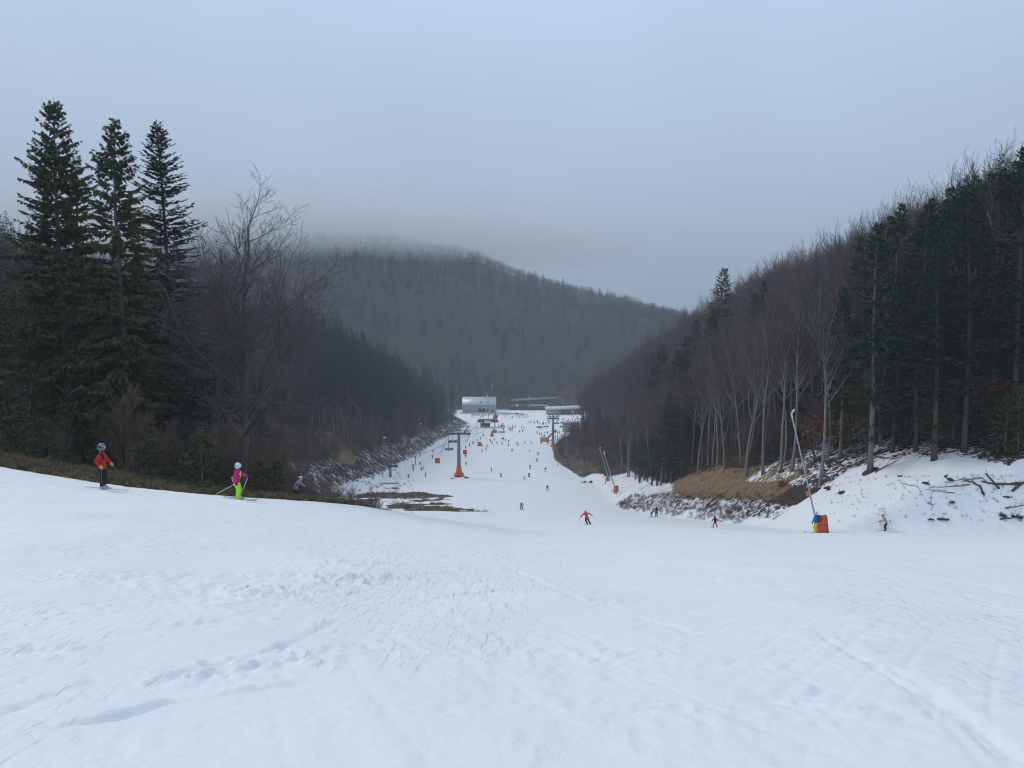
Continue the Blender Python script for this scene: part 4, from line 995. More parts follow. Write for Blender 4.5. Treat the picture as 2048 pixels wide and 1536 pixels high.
# right forest, row by row up the slope
cand = []
for y in np.arange(72, 300, 3.4):
    for s in np.arange(8.5, 62, 3.4):
        yy = y + jit(1.5); x = float(right_edge(yy)) + s + jit(1.5)
        if yy < 92 and s < 10.5: continue
        if yy > 225 and s < 15: continue
        cand.append((x, yy, s))
cand.sort(key=lambda c: c[2] * 1.3 + c[1] * .22)
far_pts = []      # the rest goes into the mass of the wood: x, y, z, scale, kind
for x, y, s in cand:
    z = gz(x, y); u = visible_col((x, y, z))
    if u > 2140 or u < 1180: continue
    if not free(x, y, 2.7): continue
    pc = np.interp(u, [1200, 1380, 1480, 1650, 1720, 1850, 2100], [.42, .30, .16, .20, .72, .84, .90]) * (1.0 if s < 26 else .45)
    if y < 135 and u > 1700: pc = max(pc, .78 if s < 34 else .45)
    is_c = rng.rand() < pc
    if y > 235: is_c = rng.rand() < .16
    if is_c:
        sc_ = rng.uniform(.72, 1.05) * np.interp(u, [1400, 1700, 1900, 2000], [.66, .74, .88, 1.0]) * (.9 if y > 150 else 1.0)
        if n_con < 150:
            plant_tree('evergreen_tree', (SPR + SP[1:3])[rng.randint(5)], (x, y, z), L_RC[0], 'tree', L_RC[1], sc_, rng.rand() * 6, tilt=.02); n_con += 1
        else: far_pts.append((x, y, z, sc_ * 27 / 27, 1))
    else:
        sc_ = rng.uniform(.85, 1.15) * (1.0 if s < 20 else 1.08)
        if n_bare < 165:
            plant_tree('bare_tree', BT[rng.randint(5)], (x, y, z), L_RB[0], 'tree', L_RB[1], sc_, rng.rand() * 6, tilt=.04); n_bare += 1
        else: far_pts.append((x, y, z, sc_, 0))
# left wood behind the verge
nl = 0
for y in np.arange(60, 175, 3.2):
    for xx in np.arange(-118, -16, 3.2):
        yy = y + jit(1.4); x = xx + jit(1.4); z = gz(x, yy); u = visible_col((x, yy, z))
        if u < -90 or u > 590: continue
        lim = np.interp(yy, [60, 100, 130, 160], [400, 560, 600, 600])
        if u > lim: continue
        if yy < 66 and u > 120: continue
        if not free(x, yy, 3.0): continue
        pc = np.interp(u, [0, 120, 380, 430, 600], [.55, .5, .42, .08, .05])
        if rng.rand() < pc and nl < 200:
            plant_tree('evergreen_tree', SP[rng.randint(4)], (x, yy, z), L_LC[0], 'tree', L_LC[1], rng.uniform(.42, .74), rng.rand() * 6, tilt=.02); nl += 1
        elif nl < 200 and rng.rand() < .9:
            plant_tree('bare_tree', BT[rng.randint(5)], (x, yy, z), L_LB[0], 'tree', L_LB[1], rng.uniform(.45, .85) * np.interp(u, [0, 330, 420, 600], [1, .9, .5, .42]), rng.rand() * 6, tilt=.06); nl += 1
# birches on the left valley side
L_BI = ('slim white-stemmed birch on the brown slope left of the run', 'birches on the left slope')
for k, (u, v) in enumerate([(655, 868), (668, 880), (690, 880), (697, 875), (712, 872), (722, 870), (733, 872), (742, 868), (760, 862), (772, 858), (800, 845), (806, 848), (818, 838), (826, 842), (676, 862), (640, 858), (625, 850), (705, 850), (748, 845), (836, 830)]):
    p = on_ground(u, v)
    plant_tree('birch_tree', BI[k % 3], p, L_BI[0], 'tree', L_BI[1], rng.uniform(.75, 1.15), rng.rand() * 6, tilt=.05)
L_BR = ('slim pale birch stem on the brow of the bare earth bank', 'birches on the earth bank')
for k, (u, v) in enumerate([(1365, 915), (1375, 893), (1455, 908), (1462, 898), (1480, 905), (1310, 915), (1340, 900)]):
    p = on_ground(u, v); plant_tree('birch_tree', BI[(k + 1) % 3], p, L_BR[0], 'tree', L_BR[1], rng.uniform(.55, .9), rng.rand() * 6, tilt=.09)
# conifers on the left valley ridge, singly
nv = 0
for y in np.arange(260, 560, 5.0):
    for s in np.arange(12, 75, 5.0):
        yy = y + jit(2.2); x = -(float(left_edge(yy)) + s + jit(2.2)); z = gz(x, yy); u = visible_col((x, yy, z))
        band = np.interp(yy, [260, 320, 420, 520], [34, 30, 20, 12])
        if u < 575 or u > 935: continue
        if s > band and rng.rand() < np.interp(s - band, [0, 6, 40], [.85, .95, .55]):
            if not free(x, yy, 3.4): continue
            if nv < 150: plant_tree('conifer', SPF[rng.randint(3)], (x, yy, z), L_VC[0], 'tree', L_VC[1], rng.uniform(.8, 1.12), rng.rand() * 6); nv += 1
            else: far_pts.append((x, yy, z, rng.uniform(.55, .85), 1))
# young firs and withered beeches
L_YL = ('small young fir on the dead-grass verge left of the run', 'young firs on the left verge')
for k, (u, y, h) in enumerate([(60, 47, 2.4), (85, 45, 2.8), (100, 50, 3.2), (30, 50, 3.0), (135, 46, 1.8), (285, 46, 2.2), (310, 43, 2.6), (330, 48, 2.0), (345, 44, 1.7), (372, 42, 2.0), (392, 44, 3.2), (405, 40, 3.4), (418, 46, 3.0), (440, 50, 2.2), (505, 44, 2.0), (520, 47, 2.3), (538, 45, 1.9), (555, 50, 2.6), (300, 52, 4.5), (445, 60, 5.0), (210, 60, 5.0), (225, 58, 4.2)]):
    p = P_(u, y); plant_tree('young_fir', YF[k % 3], p, L_YL[0], 'tree', L_YL[1], h / 4.0, rng.rand() * 6, sink=.1)
L_YR = ('small young fir among the trunks at the right forest edge', 'young firs on the right')
for k, (u, v, h) in enumerate([(1400, 915, 3.5), (1415, 918, 3.0), (1500, 918, 3.0), (1520, 925, 4.0), (1535, 930, 3.2), (1545, 925, 3.4), (1585, 905, 5.5), (1600, 898, 6.5), (1610, 890, 7.0), (1400, 905, 4), (1350, 900, 5), (1575, 930, 2.0), (1810, 885, 5.5), (1825, 880, 6), (1905, 890, 6), (1915, 885, 5), (1985, 900, 5), (2010, 905, 5.5), (2035, 900, 6), (1945, 890, 4)]):
    p = on_ground(u, v); plant_tree('young_fir', YF[k % 3], p, L_YR[0], 'tree', L_YR[1], h / 4.0, rng.rand() * 6, sink=.1)
L_LF = ('bushy young beech holding rust-brown withered leaves under the right forest', 'withered beeches on the right')
for k, (u, v, sc_) in enumerate([(1655, 900, 1.5), (1668, 897, 1.9), (1680, 899, 1.7), (1690, 893, 2.1), (1702, 890, 1.7), (1720, 884, 1.9), (1860, 880, 1.1), (1880, 870, 1.4), (1960, 865, 1.3), (1650, 870, 1.4), (1780, 870, 1.2), (1520, 900, 1.0), (1395, 905, 1.0), (1430, 912, .9), (1440, 905, 1.0), (1320, 905, .9), (1600, 860, 1.3), (2040, 870, 1.4)]):
    p = on_ground(u, v); plant_tree('young_beech', LB[k % 2], p, L_LF[0], 'tree', L_LF[1], sc_ * rng.uniform(.85, 1.1), rng.rand() * 6, sink=.1)


# ---------------------------------------------------------------- masses nobody could count: far woods, undergrowth, dead grass, brambles
KIT = bpy.data.collections.new('wood_kinds')
def kit_obj(name, me):
    o = bpy.data.objects.new(name, me); KIT.objects.link(o); return o
def join_mesh(name, meshes):
    """several meshes as one (with their materials)"""
    bm = bmesh.new(); mats = []
    out = bpy.data.meshes.new(name)
    for me in meshes:
        base = len(mats)
        n0 = len(bm.faces)
        bm.from_mesh(me); bm.faces.ensure_lookup_table()
        for f in bm.faces[n0:]: f.material_index += base
        mats += [m for m in me.materials]
    bm.to_mesh(out); bm.free()
    for m in mats: out.materials.append(m)
    return out
def scatter(name, kinds, pts, label, seed=0):
    """pts: rows x, y, z, scale, kind index, rz. One object whose points carry instances of the kinds"""
    pts = np.asarray(pts, float)
    col = bpy.data.collections.new(name + '_kinds')
    for k, me in enumerate(kinds):
        o = bpy.data.objects.new('%s_kind_%02d' % (name, k), me); col.objects.link(o)
    me = bpy.data.meshes.new(name)
    me.vertices.add(len(pts)); me.vertices.foreach_set('co', pts[:, :3].astype(np.float32).ravel())
    for nm, c in (('size', 3), ('spin', 5)):
        a = me.attributes.new(nm, 'FLOAT', 'POINT'); a.data.foreach_set('value', pts[:, c].astype(np.float32))
    a = me.attributes.new('pick', 'INT', 'POINT'); a.data.foreach_set('value', pts[:, 4].astype(np.int32))
    o = tag(obj(name, me), label, None, None, 'stuff')
    ng = bpy.data.node_groups.new(name, 'GeometryNodeTree')
    ng.interface.new_socket('Geometry', in_out='INPUT', socket_type='NodeSocketGeometry')
    ng.interface.new_socket('Geometry', in_out='OUTPUT', socket_type='NodeSocketGeometry')
    N = ng.nodes; L = ng.links
    gi = N.new('NodeGroupInput'); go = N.new('NodeGroupOutput')
    ip = N.new('GeometryNodeInstanceOnPoints'); ci = N.new('GeometryNodeCollectionInfo')
    ci.inputs['Collection'].default_value = col; ci.inputs['Separate Children'].default_value = True; ci.inputs['Reset Children'].default_value = True
    ip.inputs['Pick Instance'].default_value = True
    def na(nm, t):
        n = N.new('GeometryNodeInputNamedAttribute'); n.data_type = t; n.inputs['Name'].default_value = nm; return n.outputs['Attribute']
    cx = N.new('ShaderNodeCombineXYZ'); L.new(na('spin', 'FLOAT'), cx.inputs['Z'])
    e2 = N.new('FunctionNodeEulerToRotation'); L.new(cx.outputs[0], e2.inputs[0])
    L.new(gi.outputs[0], ip.inputs['Points']); L.new(ci.outputs[0], ip.inputs['Instance']); L.new(na('pick', 'INT'), ip.inputs['Instance Index'])
    L.new(e2.outputs[0], ip.inputs['Rotation']); L.new(na('size', 'FLOAT'), ip.inputs['Scale'])
    L.new(ip.outputs[0], go.inputs[0])
    md = o.modifiers.new('scatter', 'NODES'); md.node_group = ng
    return o
def far_bare(seed, H=17, n=190, w=.10):
    g = np.random.RandomState(seed)
    mb = MB(); mb.tube(np.c_[[0, .1, 0], [0, 0, .1], [-.5, H * .4, H * .8]], [.16, .12, .04], 4, cap=False)
    a = g.rand(n) * 6.28; t = g.uniform(.28, .95, n)
    rad = H * .27 * np.sqrt(g.rand(n)) * np.sqrt(np.clip(1 - ((t - .62) / .36) ** 2, .05, 1))
    B = np.c_[np.cos(a) * rad, np.sin(a) * rad, t * H]
    D = norm(np.c_[np.cos(a) * .7, np.sin(a) * .7, np.full(n, .8)] + g.normal(0, .5, (n, 3)))
    S = norm(np.cross(D, g.normal(0, 1, (n, 3))))
    V, F = sprays(B, D, S, g.uniform(.9, 2.0, n), np.full(n, w) * g.uniform(.6, 1.3, n), np.zeros(n))
    mb.add(V, F)
    return mb.mesh('far_bare', M_farwood)
def far_conifer(seed, H=20, n=170):
    g = np.random.RandomState(seed)
    mb = MB(); t = g.rand(n) ** .8 * .86 + .10; a = g.rand(n) * 6.28
    B = np.c_[t * 0, t * 0, t * H]; L = (1 - t) ** .8 * H * .19 * g.uniform(.7, 1.15, n) + .3
    D = norm(np.c_[np.cos(a), np.sin(a), -.25 + .6 * t]); S = norm(np.cross(D, np.array([0, 0, 1.0]) + g.normal(0, .4, (n, 3))))
    V, F = sprays(B, D, S, L, L * .22 + .1, np.full(n, .2)); mb.add(V, F)
    mb.tube([(0, 0, -.5), (0, 0, H * .6), (0, 0, H)], [.2, .1, .03], 4, cap=False)
    return mb.mesh('far_conifer', M_farneedle)
FB = [far_bare(80 + k) for k in range(4)]; FC = [far_conifer(90 + k) for k in range(3)]
# mid woods on the two valley sides, behind the single trees
BTj = [join_mesh('wood_bare', BT[k]) for k in (0, 1, 2, 3, 4)]
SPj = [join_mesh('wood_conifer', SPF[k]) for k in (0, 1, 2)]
pts = [(x, y, z - .2, s, (rng.randint(5) if k == 0 else 5 + rng.randint(3)), rng.rand() * 6) for x, y, z, s, k in far_pts]
for y in np.arange(120, 640, 4.6):                     # right side
    for s in np.arange(9, 150, 4.6):
        yy = y + jit(2); x = float(right_edge(yy)) + s + jit(2); z = gz(x, yy); u = visible_col((x, yy, z))
        if u > 2120 or u < 1165: continue
        if yy > 560 and s < 30: continue
        if (250 < yy < 385 and s < 12) or (385 <= yy < 480 and s < 24): continue
        if not free(x, yy, 3.7): continue
        con = rng.rand() < ((.07 if s > 34 else .22) if u < 1750 else (.2 if s > 45 else .6))
        pts.append((x, yy, z - .2, rng.uniform(.6, .85) if con else rng.uniform(.92, 1.25), 5 + rng.randint(3) if con else rng.randint(5), rng.rand() * 6))
for y in np.arange(120, 640, 4.6):                     # left side
    for s in np.arange(9, 170, 4.6):
        yy = y + jit(2); x = -(float(left_edge(yy)) + s + jit(2)); z = gz(x, yy); u = visible_col((x, yy, z))
        if u < -70 or u > 950: continue
        if not free(x, yy, 3.2): continue
        if yy < 330 and s < 14 + rng.rand() * 8: continue
        con = rng.rand() < ((.2 if s < 18 else .93) if u > 590 else .5)
        low_ = np.interp(s, [8, 30], [.30, .55]) * np.interp(yy, [120, 170, 240], [.5, .65, 1])
        pts.append((x, yy, z - .2, rng.uniform(.5, .8) * (1.25 if u > 590 else 1.0) if con else low_ * rng.uniform(.8, 1.1), 5 + rng.randint(3) if con else rng.randint(5), rng.rand() * 6))
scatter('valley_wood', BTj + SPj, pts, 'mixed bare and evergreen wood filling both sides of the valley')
# far wood on the hills beyond the valley
fx_, fy_ = [], []
for y in np.arange(690, 1640, 9.0):
    sp_ = 5.6 + (y - 690) * .0032
    n_ = int(y * 1.07 / sp_)
    fx_.append(rng.uniform(-y * .62, y * .45, n_)); fy_.append(y + rng.uniform(-9, 9, n_))
fx_ = np.concatenate(fx_); fy_ = np.concatenate(fy_)
ok_ = ~((fy_ < 745) & (fx_ > 20) & (fx_ < 110)); fx_, fy_ = fx_[ok_], fy_[ok_]
cl_ = fnoise(fx_ / 70.0, fy_ / 60.0, 3); n_ = len(fx_)
con_ = rng.rand(n_) < (.05 + .65 * (cl_ > .30) * (1 - .85 * sstep(1080, 1230, fy_)) + .75 * np.exp(-((fx_ + 150) / 60.0) ** 2 - ((fy_ - 1010) / 60.0) ** 2) + .25 * ((fy_ < 800) & (fx_ < -30)))
fp = np.c_[fx_, fy_, ground(fx_, fy_) - .3, rng.uniform(.6, 1.2, n_) * (.9 + .35 * fnoise(fx_ / 40, fy_ / 40, 2)) * np.where(con_, 1.1, 1.0), np.where(con_, 4 + rng.randint(0, 3, n_), rng.randint(0, 4, n_)), rng.rand(n_) * 6]
scatter('far_wood', FB + FC, fp, 'hazy leafless wood with dark conifers on the far hill')

# dead grass tussocks on the verge and on the thawed bank
def tussock(seed, n=26, h=.5, m=None):
    g = np.random.RandomState(seed); a = g.rand(n) * 6.28; r = g.rand(n) * .22
    B = np.c_[np.cos(a) * r, np.sin(a) * r, np.full(n, -.04)]; D = norm(np.c_[g.normal(0, .6, n), g.normal(0, .6, n), np.full(n, 1.0)])
    S = norm(np.cross(D, g.normal(0, 1, (n, 3)))); V, F = sprays(B, D, S, g.uniform(.5, 1.1, n) * h, np.full(n, .018), g.uniform(0, .5, n))
    return mk_mesh('tussock', V, [F], [m or M_dgrass])
M_dgrass = mat('dead_grass_blades', (.12, .085, .048), .9, 0, .5, col2=(.25, .185, .10))
M_ggrass = mat('mossy_blades', (.05, .055, .024), .9, 0, .5, col2=(.10, .085, .04))
TU = [tussock(1), tussock(2, 20, .35), tussock(3, 22, .4, M_ggrass)]
def grass_pts(n, x, y, cond, smin, smax, nk):
    sn_, gc_, _ = ground_cover(x, y); m_ = cond(sn_, gc_, y)
    x, y = x[m_], y[m_]; k_ = len(x)
    return np.c_[x, y, ground(x, y), rng.uniform(smin, smax, k_), rng.randint(0, nk, k_), rng.rand(k_) * 6]
yy_ = rng.uniform(24, 95, 30000); xx_ = rng.uniform(-.75, .05, 30000) * yy_
g1 = grass_pts(0, xx_, yy_, lambda s_, g_, y_: (g_ > .45) & ((y_ < 55) | (rng.rand(len(y_)) < .3)), .5, 1.3, 3)
yy_ = rng.uniform(120, 430, 12000); xx_ = rng.uniform(-60, 60, 12000)
g2 = grass_pts(0, xx_, yy_, lambda s_, g_, y_: (g_ > .5) & (s_ < .4), 1.0, 2.0, 2)
gp = np.concatenate([g1, g2])
scatter('dead_grass', TU, gp, 'straw coloured dead grass on the verge and thawed banks')

# brambles and saplings
def thicket(seed, n=16, h=1.6, r=.8, m=None, thick=.012):
    g = np.random.RandomState(seed); a = g.rand(n) * 6.28; rr = g.rand(n) * r
    B = np.c_[np.cos(a) * rr, np.sin(a) * rr, np.full(n, -.1)]
    D = norm(np.c_[g.normal(0, .45, n), g.normal(0, .45, n), np.full(n, 1.0)]); L = h * g.uniform(.5, 1.1, n)
    M1 = B + D * (L * .6)[:, None]; E = M1 + norm(D + g.normal(0, .4, (n, 3))) * (L * .45)[:, None]
    P0 = [B, M1]; P1 = [M1, E]; R0 = [np.full(n, thick), np.full(n, thick * .7)]; R1 = [np.full(n, thick * .7), np.full(n, thick * .3)]
    for q in range(3):
        t = g.uniform(.4, 1, n)[:, None]; S = B + (M1 - B) * t; P0.append(S); P1.append(S + norm(g.normal(0, .6, (n, 3)) + np.array([0, 0, .8])) * (L * .35)[:, None]); R0.append(np.full(n, thick * .55)); R1.append(np.full(n, thick * .25))
    V, F = prisms(np.concatenate(P0), np.concatenate(P1), np.concatenate(R0), np.concatenate(R1), 3)
    return mk_mesh('thicket', V, [F], [m or M_shrub])
TK = [thicket(1), thicket(2, 20, 1.1, 1.0), thicket(3, 14, 2.4, .8, M_twigr, .014), join_mesh('thicket_tall', TH[0]), join_mesh('thicket_tall', TH[1]), leafy(63, 1.2, .9, 260)[1]]
bp_ = []
def thick_at(x, y, s, k): bp_.append((x, y, gz(x, y), s, k, rng.rand() * 6))
for k in range(800):                                   # snowy bramble bank right
    y = rng.uniform(88, 172); s = rng.uniform(.4, 4.2) if rng.rand() < .8 else rng.uniform(-.3, 1)
    thick_at(float(right_edge(y)) + s, y, rng.uniform(.22, .6), rng.choice((0, 1, 2), p=(.45, .35, .2)))
for k in range(700):                                   # brow of the bank and forest edge
    y = rng.uniform(84, 330); s = rng.uniform(8.5, 22)
    if 250 < y and s < 14: continue
    thick_at(float(right_edge(y)) + s, y, rng.uniform(.6, 1.3), rng.choice((0, 2, 3, 4, 5), p=(.3, .25, .15, .1, .2)))
for k in range(900):                                   # brown thicket on the left valley side
    y = rng.uniform(150, 460); s = rng.uniform(7, 34)
    thick_at(-(float(left_edge(y)) + s), y, rng.uniform(.6, 1.25), rng.choice((2, 3, 4), p=(.3, .4, .3)))
for k in range(330):                                   # twigs through the snow, left bank
    y = rng.uniform(185, 360); s = rng.uniform(-1, 11)
    thick_at(-(float(left_edge(y)) + s), y, rng.uniform(.4, .9), rng.choice((0, 1)))
for k in range(420):                                   # behind the crest on the left
    u = rng.uniform(430, 830); y = rng.uniform(78, 140); p = at_depth(u, y)
    dens = np.interp(u, [430, 600, 680, 840], [1, .8, .35, .05])
    if rng.rand() < dens: thick_at(p[0], p[1], rng.uniform(.7, 1.4) * np.interp(u, [430, 640, 830], [1.1, .7, .45]), rng.choice((0, 2, 3, 4), p=(.35, .45, .1, .1)))
for k in range(150):                                   # under the left trees
    u = rng.uniform(-40, 600); y = rng.uniform(46, 80); p = at_depth(u, y)
    if ground_cover(np.array([p[0]]), np.array([p[1]]))[0][0] < .3: thick_at(p[0], p[1], rng.uniform(.4, .9), rng.choice((0, 2, 3, 5), p=(.5, .35, .05, .1)))
for k in range(240):                                   # right forest floor
    u = rng.uniform(1560, 2080); y = rng.uniform(84, 130); p = at_depth(u, y)
    thick_at(p[0], p[1], rng.uniform(.4, .9), rng.choice((0, 1, 5), p=(.45, .25, .3)))
for k in range(300):                                   # foot of the far slope
    x = rng.uniform(-120, 150); y = rng.uniform(655, 740)
    if 10 < x < 110 and y < 690: continue
    thick_at(x, y, rng.uniform(1.2, 2.2), rng.choice((3, 4)))
for k in range(520):                                   # brush on the dead-grass bank below the far pylon
    y = rng.uniform(255, 372); s = 22 * rng.rand() ** .7
    thick_at(float(right_edge(y)) + s, y, rng.uniform(.5, 1.0) * (1 + s / 18), rng.choice((0, 1, 2, 3), p=(.3, .3, .25, .15)))
for k in range(260):                                   # litter on the right-hand snow
    u = rng.uniform(1660, 2080); v = 950 + 95 * rng.rand() ** 1.3; p = on_ground(u, v)
    thick_at(p[0], p[1], rng.uniform(.06, .22), rng.choice((0, 1)))
for k in range(260):                                   # fringe of grass and roots on the brow of the cut
    y = rng.uniform(86, 150); s = rng.uniform(7.8, 10.0); thick_at(float(right_edge(y)) + s, y, rng.uniform(.25, .5), rng.choice((0, 1)))
for k in range(170):                                   # grey brush on the left shelf
    u = rng.uniform(650, 830); v = rng.uniform(945, 1015); p = on_ground(u, v)
    if p[1] > 120: thick_at(p[0], p[1], rng.uniform(.5, 1.0) * np.interp(u, [650, 830], [1.2, .6]), rng.choice((0, 1, 2)))
scatter('undergrowth', TK, bp_, 'brown brambles and leafless saplings along banks and forest edges')
# ---------------------------------------------------------------- chairlift, snow lances, lamps
M_steel = mat('galvanised_steel', (.24, .26, .28), .45, .15, 2, metal=.5); M_steeld = mat('dark_steel', (.10, .11, .12), .5, .2, 2, metal=.4)
M_orange = mat('orange_padding', (.62, .105, .028), .7, .10, 1.2); M_white = mat('white_paint', (.72, .73, .75), .5, .06, 2); M_rub = mat('black_rubber', (.02, .02, .02), .8)
def pylon(name, p, H, label, arm, foot, rz=0.0, topframe=True):
    t = empty(name, (p[0], p[1], p[2] - .3), rz); tag(t, label, 'lift pylon')
    f = MB(); k = foot
    f.lathe([(1.62*k, 0), (1.70*k, 1.5*k), (1.12*k, 1.55*k), (1.08*k, 1.6*k), (.82*k, 4.1*k)], 10)
    f.build('padding', M_orange, t)
    m = MB(); m.tube([(0, 0, 1), (0, 0, 4.1*k), (0, 0, H*.6), (0, 0, H)], [.72, .68, .58, .46], 12); m.build('mast', M_steel, t, smooth=True)
    l = MB()
    for s in (-1, 1): l.tube([(s * .2, -.78, 4*k), (s * .2, -.56, H)], .03, 4)
    for z in np.arange(4.5*k, H, .6): l.tube([(-.2, -.78 + .22 * (z - 4) / (H - 4), z), (.2, -.78 + .22 * (z - 4) / (H - 4), z)], .02, 4)
    l.build('ladder', M_steeld, t)
    if arm:
        a = MB(); a.box((0, 0, H + .15), (arm, .5, .55)); a.build('cross_arm', M_steel, t)
        if topframe:
            w = MB()
            for s in (-1, 1):
                w.tube([(s * arm * .22, 0, H + .4), (s * arm * .47, 0, H + 3.0)], .24, 6); w.tube([(s * arm * .05, 0, H + .4), (s * arm * .05, 0, H + 2.9)], .18, 6)
            w.tube([(-arm * .47, 0, H + 2.9), (arm * .47, 0, H + 2.9)], .15, 6); w.build('lifting_frame', M_steel, t)
            r = MB()
            for y in (-.6, .6):
                r.tube([(-arm / 2, y, H + 1.3), (arm / 2, y, H + 1.3)], .06, 4)
                for x in np.linspace(-arm / 2, arm / 2, 9): r.tube([(x, y, H + .3), (x, y, H + 1.3)], .05, 4)
            r.build('railing', M_steeld, t)
            c = MB(); c.box((0, 0, H + .50), (arm * .98, 1.3, .06)); c.build('catwalk', M_steeld, t)
        for s in (-1, 1):
            b = MB(); b.box((s * arm * .48, 0, H - .25), (.22, 4.2, .35)); bo = b.build('sheave_beam', M_steeld, t)
            for y in np.linspace(-1.8, 1.8, 5):
                wv = MB(); an = np.arange(12) * 2 * math.pi / 12
                wv.tube([(s * arm * .48 - .08, y, H + .1), (s * arm * .48 + .08, y, H + .1)], .24, 12); wv.build('sheave', M_rub, bo)
    return t
p1 = on_ground(918, 953); T1H = 15.2
pylon('lift_pylon', p1, T1H, 'near grey lift pylon with broad orange padded base in mid run', 7.8, 1.0, R(4))
p2 = on_ground(1106, 893)
pylon('lift_pylon', p2, 14.2, 'far grey lift pylon with orange base at the tip of the dead-grass bank', 5.6, .78, R(-3), True)
p3 = on_ground(781, 954); p3 = p3 + np.array([0, 0, 0])
t = empty('short_pylon', (p3[0], p3[1], p3[2] - .2)); tag(t, 'short thick grey pylon standing on a bare patch on the left', 'lift pylon')
m = MB(); m.tube([(0, 0, 0), (0, 0, 4.6)], [.46, .40], 10); m.build('mast', M_steel, t, smooth=True); m = MB(); m.box((0, 0, 4.7), (1.2, 1.6, .35)); m.build('head_plate', M_steeld, t)
pp = p3 + np.array([-2.3, -2.5, 0]); pp[2] = gz(pp[0], pp[1])
m = MB(); m.tube([(0, 0, -.3), (0, 0, 3.6)], .14, 8); m.box((0, 0, 3.65), (.34, .34, .12)); tag(m.build('steel_post', M_steel, loc=tuple(pp)), 'slim grey post in front of the short pylon on the left', 'post')
def chair(name, p, rz, label, width=3.4, riders=(), col=None, group=None):
    """p: where the hanger grips the rope"""
    t = empty(name, tuple(p), rz); tag(t, label, 'lift chair', group)
    h = MB(); h.tube([(0, 0, 0), (0, -.12, -.5), (0, -.65, -1.4), (0, -.62, -2.3)], .06, 6); h.tube([(0, 0, .08), (0, 0, -.25)], .12, 6); h.build('hanger', M_steel, t)
    f = MB()
    f.tube([(-width / 2, -.62, -2.3), (width / 2, -.62, -2.3)], .05, 6)
    for s in (-1, 1): f.tube([(s * width / 2, -.62, -2.3), (s * width / 2, -.6, -3.1), (s * width / 2, .05, -3.15)], .05, 6)
    f.build('frame', M_steel, t)
    b = MB(); b.box((0, -.55, -2.72), (width - .1, .08, .62), rx=-.16); b.build('backrest', col or M_steeld, t)
    s = MB(); s.box((0, -.22, -3.10), (width - .1, .55, .10)); s.build('seat', M_rub, t)
    r = MB(); r.tube([(-width / 2, -.5, -2.62), (-width / 2, .28, -2.65), (width / 2, .28, -2.65), (width / 2, -.5, -2.62)], .035, 5); r.tube([(-.6, .28, -2.65), (-.6, .55, -3.7), (.6, .55, -3.7), (.6, .28, -2.65)], .03, 5); r.build('safety_bar', M_steel, t)
    M_ = Matrix.Translation(Vector(p)) @ Matrix.Rotation(rz, 4, 'Z')
    for k, (x, jk, lb, gr) in enumerate(riders):
        q = M_ @ Vector((x, -.22, -3.05)); o = obj('person', dress(POSE['ride'], jk, BLK, None, None, HATS[k % 4]), None, tuple(q), (0, 0, rz)); tag(o, lb, 'person', gr)
    return t
a1 = np.array([p1[0] - 4.2, p1[1], p1[2] + T1H - .05]); b1 = np.array([p1[0] + 4.2, p1[1], p1[2] + T1H - .05])
base = on_ground(975, 857); baseL = np.array([base[0] - 3.0, base[1], base[2] + 5]); baseR = np.array([base[0] + 3.0, base[1], base[2] + 5])
pt = np.array([p3[0], p3[1], p3[2] + 4.8])
far_up = np.array([-62, 190, gz(-62, 190) + 9.0])
def cable(pts, label, sag=.012):
    P = []
    for A, B in zip(pts[:-1], pts[1:]):
        for k in np.linspace(0, 1, 15): q = A + (B - A) * k; q = q - np.array([0, 0, sag * np.linalg.norm(B - A) * 4 * k * (1 - k)]); P.append(q)
    P = np.array(P); P = P[np.r_[True, np.linalg.norm(np.diff(P, axis=0), axis=1) > .01]]
    m = MB(); m.tube(P, .07, 5); tag(m.build('haul_cable', M_steeld), label, 'cable')
cable([baseL, a1, pt + np.array([-1.2, 0, 0])], 'thin lift rope from the station over the near pylon, left strand')
cable([baseR, b1, pt + np.array([1.2, 0, 0])], 'thin lift rope from the station over the near pylon, right strand')
def on_rope(A, B, k): return A + (B - A) * k + np.array([0, 0, -.012 * np.linalg.norm(B - A) * 4 * k * (1 - k)])
chair('lift_chair', on_rope(a1, baseL, .10), R(0), 'lift chair with a rider in red hanging left of the near pylon', riders=((-.9, RED, 'seated lift rider in red left of the near pylon', None),))
chair('lift_chair', on_rope(a1, baseL, .03) + np.array([.4, -3, -2.2]), R(0), 'empty grey lift chair hanging against the mast of the near pylon', 3.0, col=M_steel)
chair('lift_chair', on_rope(a1, pt, .92) + np.array([-.4, -2.0, 1.6]), R(8), 'lift chair full of dark riders before the short pylon', 3.6, riders=[(x, (BLK, NAVY, GREY, BLK, BRN)[k], 'dark clad rider on the chair before the short pylon', 'riders on the lower chair') for k, x in enumerate((-1.3, -.65, 0, .65, 1.3))])
for k, (u, v, lb, cl) in enumerate([(988, 868, 'grey lift chair at the left of the loading point', M_steeld), (1004, 868, 'lift chair right of the grey one at the loading point', M_steel), (1079, 858, 'lift chair with riders in red near the second lift', M_steeld), (1092, 857, 'empty lift chair right of the one with red riders', M_steel), (1113, 858, 'lift chair just behind the far pylon', M_steeld)]):
    q = on_ground(u, v); rid = ()
    if k == 2: rid = [(x, (RED, DRED, RED)[i], 'lift rider in red near the second lift', 'red riders') for i, x in enumerate((-.8, .1, .9))]
    chair('lift_chair', q + np.array([0, 0, 4.0 if k < 4 else 6.5]), 0, lb, 3.6, rid, cl)
